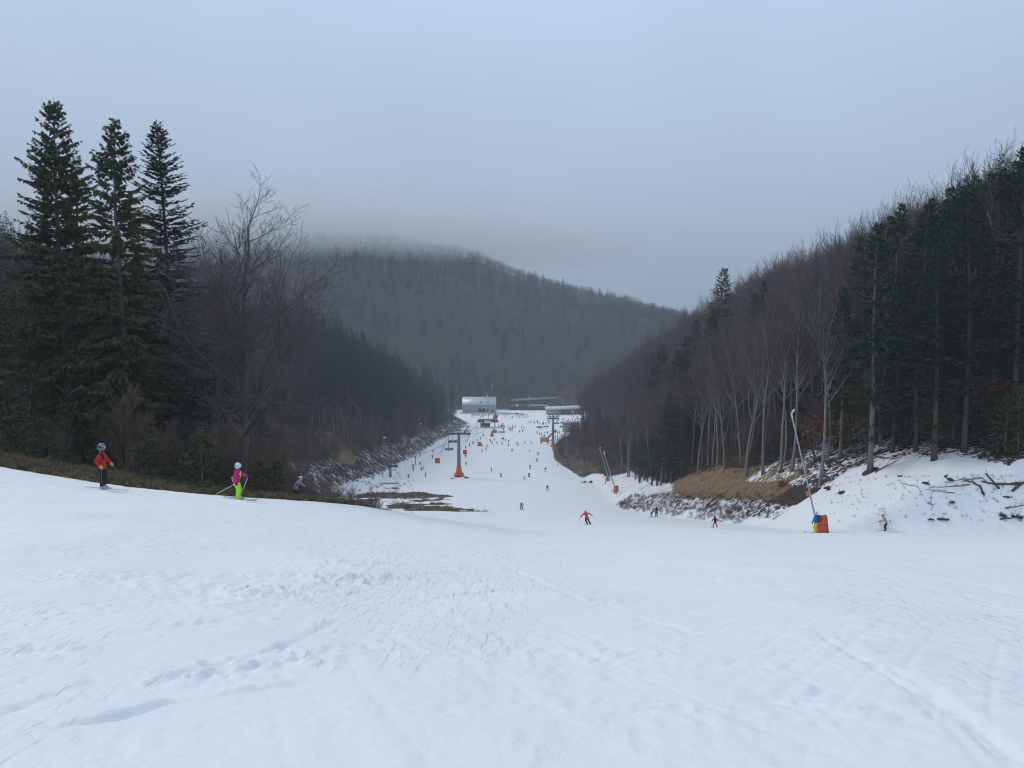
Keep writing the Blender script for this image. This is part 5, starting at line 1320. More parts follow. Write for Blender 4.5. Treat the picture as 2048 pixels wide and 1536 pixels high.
# lift station
q = on_ground(975, 857); t = empty('lift_station', (q[0], q[1] + 8, gz(q[0], q[1] + 8)), R(2)); tag(t, 'dark low lift station with white machine housing below the rink', 'building')
m = MB(); m.prism([(-6.2, 3.6), (6.2, 3.6), (6.8, 4.1), (5.5, 4.9), (-5.5, 5.1), (-6.8, 4.2)], -3.4, 3.6); m.build('roof', mat('dark_canopy', (.045, .055, .06), .5, .2, .5), t)
for x in (-4.5, 4.5):
    for y in (-2.5, 2.5): m = MB(); m.tube([(x, y, -.3), (x, y, 3.65)], .28, 8); m.build('column', M_steel, t)
m = MB(); m.tube([(-2.2, -4.3, 4.0), (1.8, -4.3, 4.0)], [.9, .8], 10); m.build('machine_housing', M_white, t, smooth=True)
m = MB(); m.box((-1.5, 3.4, 1.1), (6, .4, 2.2)); m.build('rear_wall', mat('grey_brick', (.16, .15, .15), .9, .2, 2), t)
q2 = on_ground(991, 843); m = MB(); m.box((0, 0, 3.2), (3.0, .25, 3.4), ry=.35); m.tube([(-.8, .15, -.2), (-.8, .15, 3)], .08, 5); m.tube([(.8, .15, -.2), (.8, .15, 3)], .08, 5)
tag(m.build('red_banner', mat('red_banner', (.50, .03, .06), .7, .2, 1), loc=tuple(q2)), 'tilted red banner board above the lift station', 'banner')
q2 = on_ground(971, 846); m = MB(); m.box((0, 0, .8), (4.2, 1.6, 1.5)); m.box((0.4, 0, 1.75), (2.6, 1.4, .6)); tag(m.build('red_vehicle', mat('dull_red', (.30, .03, .04), .5), loc=tuple(q2)), 'dull red tracked vehicle left of the lift station', 'vehicle')
# snow lances
def lance(name, u, v, utop, vtop, label, pad=True, r=.06, y=None):
    p = on_ground(u, v) if y is None else at_depth(u, y); f = p[1] * _cp - p[2] * _sp
    dx = (utop - u) / FPX * f; dz = (v - vtop) / FPX * f
    t = empty(name, tuple(p)); tag(t, label, 'snow lance')
    m = MB(); a = np.array([dx * .10, .3, dz * .10]); b = np.array([dx * .96, .3, dz * .96]); m.tube([(0, .3, -.3), a, b], [r * 1.5, r * 1.35, r], 8); m.build('pole', mat('lance_alloy', (.34, .35, .37), .45, .1, 2, metal=.3), t, smooth=True)
    m = MB(); e = np.array([dx, .3, dz]); s_ = np.array([.012, 0, .018]) * dz
    m.tube([b, e], [r * 1.25, r * 1.3], 8); m.tube([e, e + s_ * 2], [r * 1.45, r * 1.3], 8); m.build('nozzle_head', mat('head_alloy', (.6, .61, .63), .4), t)
    m = MB(); m.tube([a * 2.9, a * 3.3], r * 1.9, 8); m.build('clamp', mat('red_band', (.55, .16, .10), .6), t)
    return t
def mat_pad(u, v, w, h, label, group=None, lean=.0, y=None):
    p = on_ground(u, v) if y is None else at_depth(u, y); t = empty('padded_mat', tuple(p), R(rng.uniform(-12, 12))); tag(t, label, 'safety mat', group)
    m = MB(); m.prism([(-w/2, -.05), (w/2, -.05), (w/2 * .92 + lean, h), (lean * .7, h * .95), (-w/2 * .92 + lean, h)], -.22, .22); m.build('cushion', M_orange, t)
    m = MB(); m.box((lean * .5, -.235, h * .5), (w * .96, .02, .08)); m.box((lean * .85, -.235, h * .85), (w * .94, .02, .07)); m.build('strap', mat('strap_dark_orange', (.35, .06, .02), .7), t)
    return t
lance('snow_lance', 1640, 1041, 1578, 802, 'tall white snow lance leaning left, nearest, behind the blue-jacketed skier', r=.062, y=67.5)
mat_pad(1645, 1041, 1.0, 1.6, 'large orange padded mat round the foot of the nearest snow lance', lean=-.18, y=66.8)
lance('snow_lance', 1234, 988, 1207, 905, 'snow lance leaning left, front one of the pair on the right', r=.11)
mat_pad(1232, 986, 1.25, 2.0, 'orange mat at the foot of the front lance of the right pair')
lance('snow_lance', 1219, 962, 1199, 896, 'snow lance leaning left, rear one of the pair on the right', r=.11)
mat_pad(1216, 962, 1.1, 1.85, 'orange mat at the foot of the rear lance of the right pair')
q = on_ground(1211, 969); m = MB(); m.tube([(0, 0, -.2), (.06, 0, 2.0)], .10, 6); m.lathe([(.13, 1.9), (.13, 2.05), (.02, 2.1)], 6); tag(m.build('marker_post', M_orange, loc=tuple(q)), 'thin orange marker post by the right pair of lances', 'post')
lance('snow_lance', 882, 905, 894, 877, 'short white snow lance leaning right, left of the near pylon', r=.12)
lance('snow_lance', 934, 882, 943, 860, 'white snow lance leaning right behind the near pylon', r=.12)
mat_pad(875, 926, 2.0, 2.2, 'orange mat left of the near pylon, nearest of the left row')
mat_pad(930, 908, 1.9, 2.0, 'orange mat just right of the mast of the near pylon')
mat_pad(959, 892, 2.0, 2.2, 'orange mat between the near pylon and mid run')
mat_pad(984, 873, 1.9, 1.9, 'orange mat farthest up near the loading point')
# orange start gate by the far pylon
q = on_ground(1089, 887); t = empty('inflatable_gate', tuple(q)); tag(t, 'pale orange inflatable gate and slide left of the far pylon', 'inflatable'); Mi = mat('pale_orange_vinyl', (.62, .22, .10), .6, .15, 1)
for x in (-1.8, 1.8): m = MB(); m.tube([(x, 0, -.2), (x, 0, 3.4)], .42, 8); m.build('pillar', Mi, t, smooth=True)
m = MB(); m.box((0, 0, 2.0), (3.0, .25, 2.4)); m.build('panel', mat('pale_vinyl', (.62, .36, .26), .6), t); m = MB(); m.tube([(2.0, .5, 3.2), (6.2, 5, 6.4)], .5, 8); m.build('slide', Mi, t, smooth=True)
# lamp posts
def lamp(u, v, vtop, label, y=None, head=1.0):
    p = on_ground(u, v) if y is None else at_depth(u, y); H = height_for(p, vtop)
    t = empty('lamp_post', (p[0], p[1], p[2] - .3)); tag(t, label, 'lamp post')
    m = MB(); m.tube([(0, 0, 0), (0, 0, H)], [.14, .09], 8); m.tube([(0, 0, H), (.35, -.15, H + .35)], .06, 6); m.build('pole', mat('lamp_pole', (.20, .205, .22), .5), t, smooth=True)
    m = MB(); m.lathe([(.02, H + .62), (.35 * head, H + .5), (.42 * head, H + .2), (.30 * head, H + .0), (.02, H - .05)], 10, (.45, -.2, 0)); m.build('lamp_head', mat('lamp_glass_unlit', (.78, .79, .80), .3), t, smooth=True)
lamp(840, 914, 847, 'tall lamp post on the left edge of the run', head=1.1)
lamp(767, 928, 875, 'lamp post in front of the brown scarred bank on the left', head=1.2)
lamp(897, 903, 852, 'lamp post beside the left arm of the near pylon')
lamp(932, 884, 848, 'lamp post just right of the near pylon, behind it')
q = on_ground(831, 930); m = MB(); m.tube([(0, 0, -.3), (0, 0, 4.2)], .13, 8); m.box((0, 0, 4.1), (.9, .12, .1)); tag(m.build('steel_post', M_steeld, loc=tuple(q)), 'dark steel post with short crossbar left of the run', 'post')
lamp(1057, 0, 794, 'slim lamp post right of the ice rink before the restaurant', y=628, head=1.3)
lamp(1131, 0, 784, 'lamp post right of the restaurant', y=665, head=1.4)
lamp(977, 841, 806, 'slim lamp mast in the middle of the ice rink', head=1.2)
lamp(954, 872, 846, 'lamp mast left of the lift station', head=1.0)
# wooden utility pole on the far slope
p = at_depth(985, 700); H = height_for(p, 766); t = empty('utility_pole', (p[0], p[1], p[2] - .4)); tag(t, 'pale twin-legged utility pole on the slope behind the grey hall', 'utility pole')
Mw = mat('weathered_wood', (.42, .38, .35), .85, .2, 1)
for s in (-1, 1): m = MB(); m.tube([(s * .9, 0, 0), (s * .25, 0, H)], [.24, .2], 6); m.build('leg', Mw, t)
m = MB(); m.box((0, 0, H - 1.0), (2.6, .2, .25)); m.build('crossbar', Mw, t)
# ---------------------------------------------------------------- buildings at the foot of the run
M_roofm = mat('metal_roof', (.52, .56, .60), .4, .06, .4, metal=.2); M_rend = mat('grey_render', (.33, .34, .33), .9, .12, .5); M_dark = mat('dark_opening', (.02, .02, .025), .4); M_glass = mat('dark_glass', (.03, .035, .045), .12, spec=.6)
M_wood = mat('larch_cladding', (.22, .115, .06), .8, .2, 1.5, stretch=(1, 1, .2)); M_conc = mat('concrete', (.36, .36, .35), .9, .14, .6); M_green = mat('mossy_wall', (.06, .075, .055), .9, .3, .6); M_brown = mat('brown_door', (.08, .05, .045), .7)
def house(name, u0, u1, y, v_eave, v_ridge, depth, label, z0=None, roof=None, wall=None, over=.4):
    p0 = at_depth(u0, y); p1_ = at_depth(u1, y); x0, x1 = p0[0], p1_[0]; zb = min(p0[2], p1_[2]) if z0 is None else z0
    he = height_for((0, y, zb), v_eave); hr = height_for((0, y + depth / 2, zb), v_ridge)
    t = empty(name, ((x0 + x1) / 2, y, zb)); tag(t, label, 'building'); w = (x1 - x0)
    m = MB(); m.box((0, depth / 2, (he - 1) / 2), (w, depth, he + 1)); m.build('wall', wall or M_rend, t)
    g_ = MB(); 
    for s in (-1, 1):
        g_.add([(s * (w/2 - .02), .02, he), (s * (w/2 - .02), depth - .02, he), (s * (w/2 - .02), depth / 2, hr - .15)], F3=[(0, 1, 2)])
    if hr > he + .5: g_.build('gable', wall or M_rend, t)
    r = MB(); r.prism([(-over, he - .05), (depth / 2, hr), (depth + over, he - .05), (depth + over, he - .25), (depth / 2, hr - .22), (-over, he - .25)], -w / 2 - over, w / 2 + over)
    V_ = r.V[0]; r.V[0] = np.c_[V_[:, 1], V_[:, 0], V_[:, 2]]; r.F4 = [f[:, ::-1] for f in r.F4]; r.FN = [f[:, ::-1] for f in r.FN]
    ro = r.build('roof', roof or M_roofm, t)
    return t, w, he, hr, ro
def window(t, x, z, w, h, y=-.06, mat_=None, name='window', frame=True):
    m = MB(); m.box((x, y, z), (w, .08, h)); o = m.build(name, mat_ or M_glass, t)
    if frame:
        f = MB()
        for s in (-1, 1): f.box((x + s * (w/2 + .06), y - .03, z), (.12, .1, h + .24)); f.box((x, y - .03, z + s * (h/2 + .06)), (w, .1, .12))
        f.build('frame', M_white, o)
    return o
# grey hall with the pale metal roof
t, w, he, hr, ro = house('grey_hall', 925, 991, 615, 809, 793.5, 15, 'grey hall with big pale metal roof at the left foot of the run')
sm = MB()
for k in range(27): sm.box((-w/2 + .4 + k * (w - .8) / 26, 0, 0), (.06, .01, .01))
for k in range(26):
    x = -w/2 + .3 + k * (w - .6) / 25; s_ = MB(); s_.add([(x - .04, -.3, he + .02), (x + .04, -.3, he + .02), (x + .04, 7.5, hr + .06), (x - .04, 7.5, hr + .06)], [(0, 1, 2, 3)])
    s_.build('standing_seam', M_roofm, ro)
for k, x in enumerate((w * .06, w * .28)):
    m = MB(); zz = he + (hr - he) * .22; m.box((x, 1.9, zz + .6), (1.3, 2.2, 1.7)); d = m.build('dormer', M_roofm, t); window(t, x, zz + .7, .8, 1.0, y=.78, frame=False)
m = MB(); m.box((w * .24, 7.2, hr + .6), (.8, .8, 2.4)); m.build('chimney', M_white, ro)
m = MB(); m.box((w * .08, -.05, 2.1), (5.2, .1, 3.0)); m.build('gate', M_brown, t)
for x in (w * .27, w * .42): window(t, x, 2.0, 1.5, 2.2)
m = MB(); m.box((-w * .1, -5, .55), (w * .95, .2, 1.1)); m.build('terrace_fence', M_conc, t)
# long dark restaurant on its terrace
p0 = at_depth(1024, 648); p1_ = at_depth(1113, 648); zb = p0[2] + 3.2; w = p1_[0] - p0[0]
t = empty('restaurant', ((p0[0] + p1_[0]) / 2, 648, zb)); tag(t, 'long dark restaurant with timber panels and flat rising roof', 'building')
m = MB(); m.box((0, 6, 1.5), (w, 12, 3.6)); m.build('wall', mat('dark_cladding', (.05, .06, .07), .6, .15, .5), t)
m = MB(); m.prism([(-w/2 - 1, 3.5), (w/2 + 1.2, 5.6), (w/2 + 1.2, 6.1), (-w/2 - 1, 4.0)], -1.8, 13); m.build('roof', mat('grey_roof_felt', (.13, .15, .16), .7, .1, .3), t)
for x0_, x1_ in ((-w * .36, -w * .24), (w * .30, w * .48)):
    n_ = 8
    for k in range(n_): xx_ = x0_ + (x1_ - x0_) * (k + .5) / n_; m = MB(); m.box((xx_, -.12, 2.0), ((x1_ - x0_) / n_ - .06, .14, 3.4)); m.build('timber_board', M_wood, t)
for k in range(9): window(t, -w * .20 + k * w * .055, 1.9, w * .05, 2.3, y=-.07)
m = MB(); m.box((0, -3.2, -1.4), (w * 1.12, 6.4, 3.4)); m.build('terrace', M_green, t)
for k in range(14): m = MB(); m.box((-w*.5 + k * w / 13, -6.2, .8), (.09, .09, 1.1)); m.build('railing_post', M_steeld, t)
m = MB(); m.box((0, -6.2, 1.35), (w, .08, .1)); m.box((w * .1, -6.22, .75), (w * .42, .04, .7)); m.build('railing', M_white, t)
q = np.array([at_depth(1034, 640)[0], 640, zb]); m = MB(); m.box((0, 0, .3), (1.8, .2, 1.7)); tag(m.build('notice_board', M_white, loc=(q[0], 640.5, zb + .4)), 'white board at the left end of the restaurant terrace', 'sign')
m = MB(); m.box((1.9, 0, .4), (1.6, .2, 1.5)); m.box((1.9, 0, 2.0), (.5, .3, 1.8)); tag(m.build('red_flag_stand', mat('red_cloth_banner', (.55, .03, .04), .7), loc=(q[0] + .2, 640.2, zb + .3)), 'red banner beside the white board on the terrace', 'banner')
# small annexe
p0 = at_depth(1122, 655); t = empty('annexe', (p0[0], 655, p0[2] + 3.0)); tag(t, 'small grey cabin right of the restaurant', 'building')
m = MB(); m.box((0, 2, 1.6), (4.4, 4, 3.8)); m.build('wall', M_rend, t); m = MB(); m.prism([(-2.5, 3.5), (2.5, 3.9), (2.5, 4.1), (-2.5, 3.7)], -.4, 4.4); m.build('roof', M_steeld, t); window(t, .3, 1.9, 1.4, 1.3)
m = MB(); m.box((0, 2.2, -1.7), (6, 5.5, 3.2)); m.build('plinth', M_green, t)
# white-roofed pavilion with glazed front
pa = at_depth(1094, 600); pb = at_depth(1166, 600); w = pb[0] - pa[0]; t = empty('pavilion', ((pa[0] + pb[0]) / 2, 600, gz((pa[0] + pb[0]) / 2, 600)), R(3)); tag(t, 'low glazed pavilion with broad white roof edge right of the run', 'building')
m = MB(); m.box((0, 5, 1.5), (w, 9, 4.2)); m.build('wall', mat('cream_wall', (.36, .33, .32), .8, .1, .5), t)
m = MB(); m.prism([(-w/2 - .8, 3.6), (w/2 + .6, 5.0), (w/2 + 1.6, 5.4), (w/2 - 2, 6.0), (-w/2 - .8, 5.3)], -1.4, 10.5); m.build('roof', mat('white_fascia', (.62, .61, .60), .6, .05, .5), t)
for k in range(10): m = MB(); m.box((-w * .08 + k * w * .055, .42, 1.8), (w * .038, .1, 3.0)); o = m.build('glass_door', M_glass, t); f = MB(); f.box((-w * .08 + (k + .5) * w * .055, .30, 1.8), (.22, .2, 3.2)); f.build('mullion', M_white, o)
m = MB(); m.box((-w * .34, -.6, 1.4), (w * .30, 2.4, 2.8)); m.build('side_block', M_conc, t)
m = MB(); m.box((-w * .12, .3, 3.1), (3.2, .2, 1.0)); m.build('sign_panel', mat('red_sign', (.45, .05, .06), .6), t)
def flag(u, v, H, col, label):
    q = on_ground(u, v); t = empty('feather_flag', tuple(q), R(-10)); tag(t, label, 'flag')
    m = MB(); a = np.linspace(0, 1, 9); P = np.c_[-1.7 * a ** 2 * 1.2, 0 * a, H * (a - .12 * a ** 3)]; m.tube(P, .05, 5); m.build('pole', M_steeld, t)
    c = MB(); k = len(a); Q = P + np.c_[.25 + .8 * np.sin(a * 3.0), .12 * np.sin(a * 9), 0 * a - .25]
    V_ = np.concatenate([P[1:], Q[1:]]); n_ = k - 1
    c.add(np.concatenate([V_ + (0, .02, 0), V_ - (0, .02, 0)]), [(i_, i_ + 1, n_ + i_ + 1, n_ + i_) for i_ in range(n_ - 1)] + [(2*n_ + i_, 3*n_ + i_, 3*n_ + i_ + 1, 2*n_ + i_ + 1) for i_ in range(n_ - 1)]); c.build('cloth', mat('flag_' + label.split()[0], col, .7), t)
flag(1146, 831, 6.2, (.55, .50, .12), 'yellow feather flag before the pavilion'); flag(1151, 828, 5.0, (.70, .71, .74), 'white feather flag before the pavilion')
# concrete hut on the right
q = on_ground(1139, 864); t = empty('concrete_hut', (q[0] + .5, q[1] + 1, q[2] - .2), R(-6)); tag(t, 'pale concrete hut at the right edge of the run', 'building')
m = MB(); m.box((0, 3.2, 2.4), (9.2, 6.2, 5.6)); m.build('wall', M_conc, t); m = MB(); m.box((-.4, 3.0, 5.35), (11.2, 7.4, .35)); m.build('roof_slab', mat('slab', (.26, .26, .27), .9, .1, .5), t)
window(t, -2.2, 3.1, 1.0, 1.5, y=.04, mat_=M_dark); window(t, -.6, 2.4, 1.5, 1.1, y=.04, mat_=M_dark); window(t, 2.4, 3.4, 2.6, 2.0, y=.04)
m = MB(); m.box((4.9, 1.8, 3.0), (1.0, 3.2, 3.8)); m.build('side_tank', mat('teal_metal', (.10, .15, .16), .5, .15, 1), t)
m = MB(); m.box((-5.6, .6, 3.2), (1.6, 1.4, .9)); m.build('lift_gear', M_steeld, t)
# ice rink: low white boards round a pale sheet of ice
q = at_depth(1002, 585); cxr, cyr, rxr, ryr = q[0] - 1, 583.0, 21.5, 17.0
zr = max(gz(cxr, cyr - ryr), gz(cxr, cyr)) - .9
t = empty('ice_rink', (cxr, cyr, zr)); tag(t, 'oval ice rink enclosed by low white boards below the grey hall', 'ice rink')
m = MB(); a = np.arange(48) * 2 * math.pi / 48; sq = lambda a_: (np.sign(np.cos(a_)) * np.abs(np.cos(a_)) ** .7 * rxr, np.sign(np.sin(a_)) * np.abs(np.sin(a_)) ** .7 * ryr)
xs_, ys_ = sq(a); m.add(np.concatenate([np.c_[xs_, ys_, 0 * a], np.c_[xs_, ys_, 0 * a - 3.0]]), [(i_, (i_+1) % 48, 48 + (i_+1) % 48, 48 + i_) for i_ in range(48)][::1], FN=[np.arange(48)]); m.build('ice', mat('rink_ice', (.78, .80, .83), .8, .04, .3), t)
Mbd = mat('rink_board', (.66, .68, .70), .5); Mk = mat('kick_strip', (.12, .12, .13), .6)
for k in range(48):
    x0_, y0_ = sq(a[k] - 2 * math.pi / 96); x1_, y1_ = sq(a[k] + 2 * math.pi / 96); L_ = math.hypot(x1_ - x0_, y1_ - y0_)
    m = MB(); m.box((0, 0, .5), (L_ - .05, .12, 1.0)); o = m.build('board', Mbd, t, loc=((x0_ + x1_) / 2, (y0_ + y1_) / 2, 0), rot=(0, 0, math.atan2(y1_ - y0_, x1_ - x0_)))
m = MB(); m.tube(np.c_[np.r_[xs_, xs_[:1]] * 1.006, np.r_[ys_, ys_[:1]] * 1.006, np.full(49, .06)], .14, 4, cap=False); m.build('kick_strip', Mk, t)
for o_ in [o for o in bpy.data.objects if o.get('group') == 'skaters on the rink']:
    g_ = np.random.RandomState(len(o_.name) * 7 + int(abs(o_.location.x * 100)) % 1000); an = g_.rand() * 6.28; rr_ = .9 * math.sqrt(g_.rand()); x_, y_ = sq(np.array(an)); o_.location = (cxr + float(x_) * rr_, cyr + float(y_) * rr_, zr + .01)
# ---------------------------------------------------------------- fallen wood, stumps and stones on the right-hand snow
M_dead = mat('dead_wood', (.085, .062, .05), .9, .35, 3, stretch=(1, 1, 6)); M_deadl = mat('pale_dead_wood', (.17, .14, .115), .9, .3, 3)
def log(name, pix, r, label, cat, up=.08, m_=None, y=None):
    P = [on_ground(u, v) for u, v in pix]; c = np.mean(P, 0)
    Q = []
    for i_ in range(len(P) - 1):
        for k in np.linspace(0, 1, 5)[: 5 if i_ == len(P) - 2 else 4]:
            q_ = P[i_] + (P[i_ + 1] - P[i_]) * k; q_[2] = gz_fine(q_[0], q_[1]) + up + .03 * math.sin(9 * k + i_); Q.append(q_ - c)
    Q = np.array(Q); n_ = len(Q); rad = np.linspace(r, r * .45, n_) * .72 * (1 + .15 * np.sin(np.arange(n_) * 2.1))
    mb = MB(); mb.tube(Q, rad, 7); t = empty(name, tuple(c)); tag(t, label, cat); mb.build('stem', m_ or M_dead, t, smooth=True)
    tw = MB(); g_ = np.random.RandomState(int(pix[0][0]))
    for k in range(4):
        i_ = g_.randint(1, n_ - 1); tw.tube([Q[i_], Q[i_] + g_.normal(0, .35, 3) + (0, 0, .25)], [r * .3, r * .08], 4)
    tw.build('twig', m_ or M_dead, t)
log('fallen_log', [(2046, 968), (1990, 970), (1962, 964)], .17, 'thick dark log lying flat by the right picture edge', 'log')
log('fallen_log', [(1998, 979), (1983, 962), (1970, 948)], .14, 'short log leaning down slope across the flat one', 'log')
log('fallen_branch', [(1968, 992), (1960, 974), (1945, 966), (1928, 962)], .13, 'bent brown branch in the snow left of the thick logs', 'branch')
log('fallen_branch', [(1964, 957), (1925, 960), (1895, 965)], .07, 'long thin branch above the bent brown one', 'branch', m_=M_deadl)
log('fallen_branch', [(1940, 971), (1905, 975), (1858, 977)], .06, 'long dark stick lying level in the snow', 'branch')
log('fallen_branch', [(1910, 988), (1880, 984), (1850, 980)], .05, 'pale stick just below the long dark one', 'branch', m_=M_deadl)
log('fallen_branch', [(1750, 946), (1772, 934), (1798, 919)], .09, 'dark pole slanting up from the pale trunk in the snow', 'branch')
log('fallen_branch', [(1854, 1007), (1866, 1012), (1862, 1024)], .04, 'hook-shaped twig alone on the snow', 'branch', up=.12)
log('fallen_branch', [(1804, 969), (1835, 975), (1843, 993)], .04, 'thin forked twig left of the level sticks', 'branch', m_=M_deadl)
log('fallen_log', [(2000, 1040), (2048, 1035)], .10, 'low log at the lower right picture edge', 'log')
log('fallen_branch', [(2010, 1018), (2050, 1012)], .07, 'stick above the low log at the right edge', 'branch')
log('fallen_log', [(2024, 984), (2046, 968), (2060, 955)], .15, 'log slanting out of the right picture edge', 'log')
log('fallen_log', [(1690, 910), (1730, 914), (1775, 918)], .14, 'pale log behind the trunk in the snow', 'log', m_=M_deadl)
def clump(u, v, s, label, k):
    p = on_ground(u, v); t = empty('leaf_tuft', (p[0], p[1], gz_fine(p[0], p[1]) - .03), k, s); tag(t, label, 'tuft')
    g_ = np.random.RandomState(k); mb = MB(); n_ = 7
    for q_ in range(n_): a_ = g_.rand() * 6.28; r_ = g_.rand() * .45; mb.lathe([(.24 * g_.uniform(.6, 1.2), -.05), (.20, .06), (.08, .13), (.01, .15)], 6, (math.cos(a_) * r_ * 1.6, math.sin(a_) * r_, -.03))
    mb.build('soil', mat('dark_soil', (.045, .032, .025), .95, .3, 5), t); obj('stems', TU[k % 2], t, scale=(1.1, 1.1, 1.1)); 
for k, (u, v, s, lb) in enumerate([(1685, 985, 1.5, 'big brown tuft with stalks in the snow right of the snow lance'), (1660, 975, 1.0, 'dark earth tuft just above the big one'), (1853, 965, .7, 'small dark tuft under the trees, in mid snow'), (1885, 1037, .7, 'tan tuft low on the snow near the right'), (1861, 1037, .5, 'small dark stone-like tuft beside the tan one'), (2003, 1028, .9, 'brown tuft near the low log at the right edge'), (2015, 993, .6, 'tuft below the thick flat log'), (1905, 1003, .5, 'small dry tuft on the right-hand snow'), (1900, 957, .7, 'dark tuft between the sticks and the forest'), (1803, 952, .6, 'tuft right of the pale trunk'), (1892, 951, .6, 'tuft right under the forest edge'), (2035, 1032, .8, 'dark tuft above the low log')]):
    clump(u, v, s, lb, k + 3)
q = at_depth(1740, 76); n_ = slope_normal(q[0], q[1]); mb = MB(); mb.lathe([(.85, -.06), (.8, .035), (.5, .05), (.2, .05)], 18)
o_ = tag(mb.build('tree_well', mat('needle_litter', (.05, .034, .026), .95, .3, 4), loc=(q[0], q[1], q[2]), smooth=True), 'dark ring of needles in the snow round the pale trunk', 'litter ring'); o_.rotation_euler = n_.to_track_quat('Z', 'Y').to_euler()
# ---------------------------------------------------------------- labels that tell neighbours apart by their order across the view
_ord = ['first', 'second', 'third', 'fourth', 'fifth', 'sixth', 'seventh', 'eighth', 'ninth', 'tenth', 'eleventh', 'twelfth', 'thirteenth', 'fourteenth', 'fifteenth', 'sixteenth', 'seventeenth', 'eighteenth', 'nineteenth', 'twentieth', 'twenty-first', 'twenty-second', 'twenty-third', 'twenty-fourth', 'twenty-fifth', 'twenty-sixth']
def order_labels(objs, text=None):
    objs = sorted(objs, key=lambda o: visible_col(o.location))
    for k, o in enumerate(objs):
        if k < len(_ord): o['label'] = (text or o['label']) + ', ' + _ord[k] + ' from the left'
tops = [o for o in bpy.data.objects if o.parent is None and o.get('group')]
for g_ in ('young firs on the left verge', 'young firs on the right', 'withered beeches on the right', 'birches on the left slope', 'birches on the earth bank', 'dark skiers in the upper run', 'people round the second pylon', 'riders on the lower chair', 'red riders'):
    order_labels([o for o in tops if o['group'] == g_])
order_labels([o for o in tops if o['group'] == 'evergreens along the right forest edge' and o.location.y < 92 and visible_col(o.location) < 2040][:26], 'front-row evergreen just behind the right-hand snow')
order_labels([o for o in tops if o['group'] == 'leafless trees of the right forest' and o.location.y < 118 and o.location.x - float(right_edge(o.location.y)) < 13][:26], 'leafless tree in the front row above the earth bank')
CLOUD_DENSITY = .0095
# ---------------------------------------------------------------- the air: an even winter haze, and the low cloud that hides the far summit
def volume_mat(name, col, dens, aniso=0.0):
    m = bpy.data.materials.new(name); m.use_nodes = True
    nt = m.node_tree; nt.nodes.clear()
    o = nt.nodes.new('ShaderNodeOutputMaterial'); v = nt.nodes.new('ShaderNodeVolumePrincipled')
    v.inputs['Color'].default_value = (*col, 1); v.inputs['Density'].default_value = dens; v.inputs['Anisotropy'].default_value = aniso
    nt.links.new(v.outputs[0], o.inputs['Volume']); return m
hb = MB(); hb.box((0, 1285, 40), (7900, 2760, 250))
haze = tag(hb.build('haze', volume_mat('haze_air', (.84, .925, 1.0), HAZE_DENSITY)), 'thin grey winter haze filling the valley', None, None, 'stuff')
na, nrr = 72, 14
aa = np.arange(na) * 2 * math.pi / na; rr = np.linspace(0, 1, nrr) ** .8
CX, CY, RX, RY, CZ = -540, 1350, 900, 560, 122.0
def cloud_side(up, dn):
    return np.concatenate([np.c_[CX + RX * r_ * np.cos(aa), CY + RY * r_ * np.sin(aa), CZ + up * math.sqrt(max(0, 1 - r_ ** 2)) + dn * math.sqrt(max(0, 1 - r_ ** 2)) + 0 * aa] for r_ in rr])
Vt, Vb = cloud_side(95, 0), cloud_side(0, -50)
ii, jj = np.meshgrid(np.arange(nrr - 1), np.arange(na), indexing='ij')
Fq = np.stack([ii*na + jj, (ii+1)*na + jj, (ii+1)*na + (jj+1) % na, ii*na + (jj+1) % na], -1).reshape(-1, 4)
cm = volume_mat('cloud_vapour', (.99, .995, 1.0), .0065)
cl_me = mk_mesh('low_cloud', np.concatenate([Vt, Vb]), [Fq, Fq[:, ::-1] + len(Vt)], [cm])
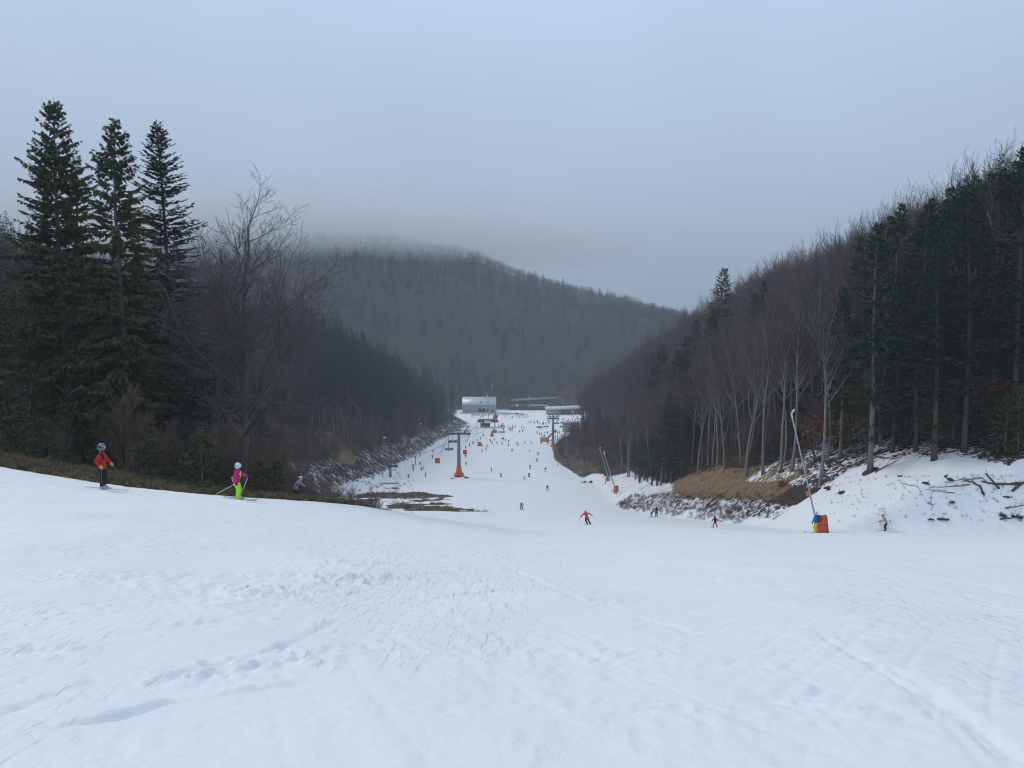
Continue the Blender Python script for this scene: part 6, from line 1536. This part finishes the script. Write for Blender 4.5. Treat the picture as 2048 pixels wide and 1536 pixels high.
bmc = bmesh.new(); bmc.from_mesh(cl_me); bmesh.ops.remove_doubles(bmc, verts=bmc.verts, dist=.01); bmesh.ops.recalc_face_normals(bmc, faces=bmc.faces); bmc.to_mesh(cl_me); bmc.free()
tag(obj('low_cloud', cl_me), 'low grey cloud lying over the summit of the far hill', None, None, 'stuff')
# vapour thins out towards the rim and the ragged underside
nt = cm.node_tree; N = nt.nodes; L = nt.links
pv = [n for n in N if n.type == 'PRINCIPLED_VOLUME'][0]
gp_ = N.new('ShaderNodeNewGeometry')
def vm(op, a, b_):
    n = N.new('ShaderNodeVectorMath'); n.operation = op
    L.new(a, n.inputs[0]); n.inputs[1].default_value = b_; return n.outputs[0]
def ma(op, a, b_=None, c_=None, clamp=False):
    n = N.new('ShaderNodeMath'); n.operation = op; n.use_clamp = clamp
    for k, q in enumerate((a, b_, c_)):
        if q is None: continue
        if isinstance(q, (int, float)): n.inputs[k].default_value = q
        else: L.new(q, n.inputs[k])
    return n.outputs[0]
rel_ = vm('MULTIPLY', vm('SUBTRACT', gp_.outputs['Position'], (CX, CY, CZ)), (1 / RX, 1 / RY, 1 / 95.0))
ln = N.new('ShaderNodeVectorMath'); ln.operation = 'LENGTH'; L.new(rel_, ln.inputs[0])
fall = ma('SUBTRACT', 1.0, ma('POWER', ln.outputs['Value'], 2.0), clamp=True)
sx_ = N.new('ShaderNodeSeparateXYZ'); L.new(gp_.outputs['Position'], sx_.inputs[0])
nz_ = N.new('ShaderNodeTexNoise'); nz_.inputs['Scale'].default_value = .006; nz_.inputs['Detail'].default_value = 3; L.new(gp_.outputs['Position'], nz_.inputs['Vector'])
hz = N.new('ShaderNodeMapRange'); hz.interpolation_type = 'SMOOTHSTEP'; hz.inputs['From Min'].default_value = 72; hz.inputs['From Max'].default_value = 125
L.new(ma('ADD', sx_.outputs['Z'], ma('MULTIPLY', ma('SUBTRACT', nz_.outputs['Fac'], .5), 70.0)), hz.inputs['Value'])
L.new(ma('MULTIPLY', ma('MULTIPLY', fall, hz.outputs[0]), CLOUD_DENSITY), pv.inputs['Density'])
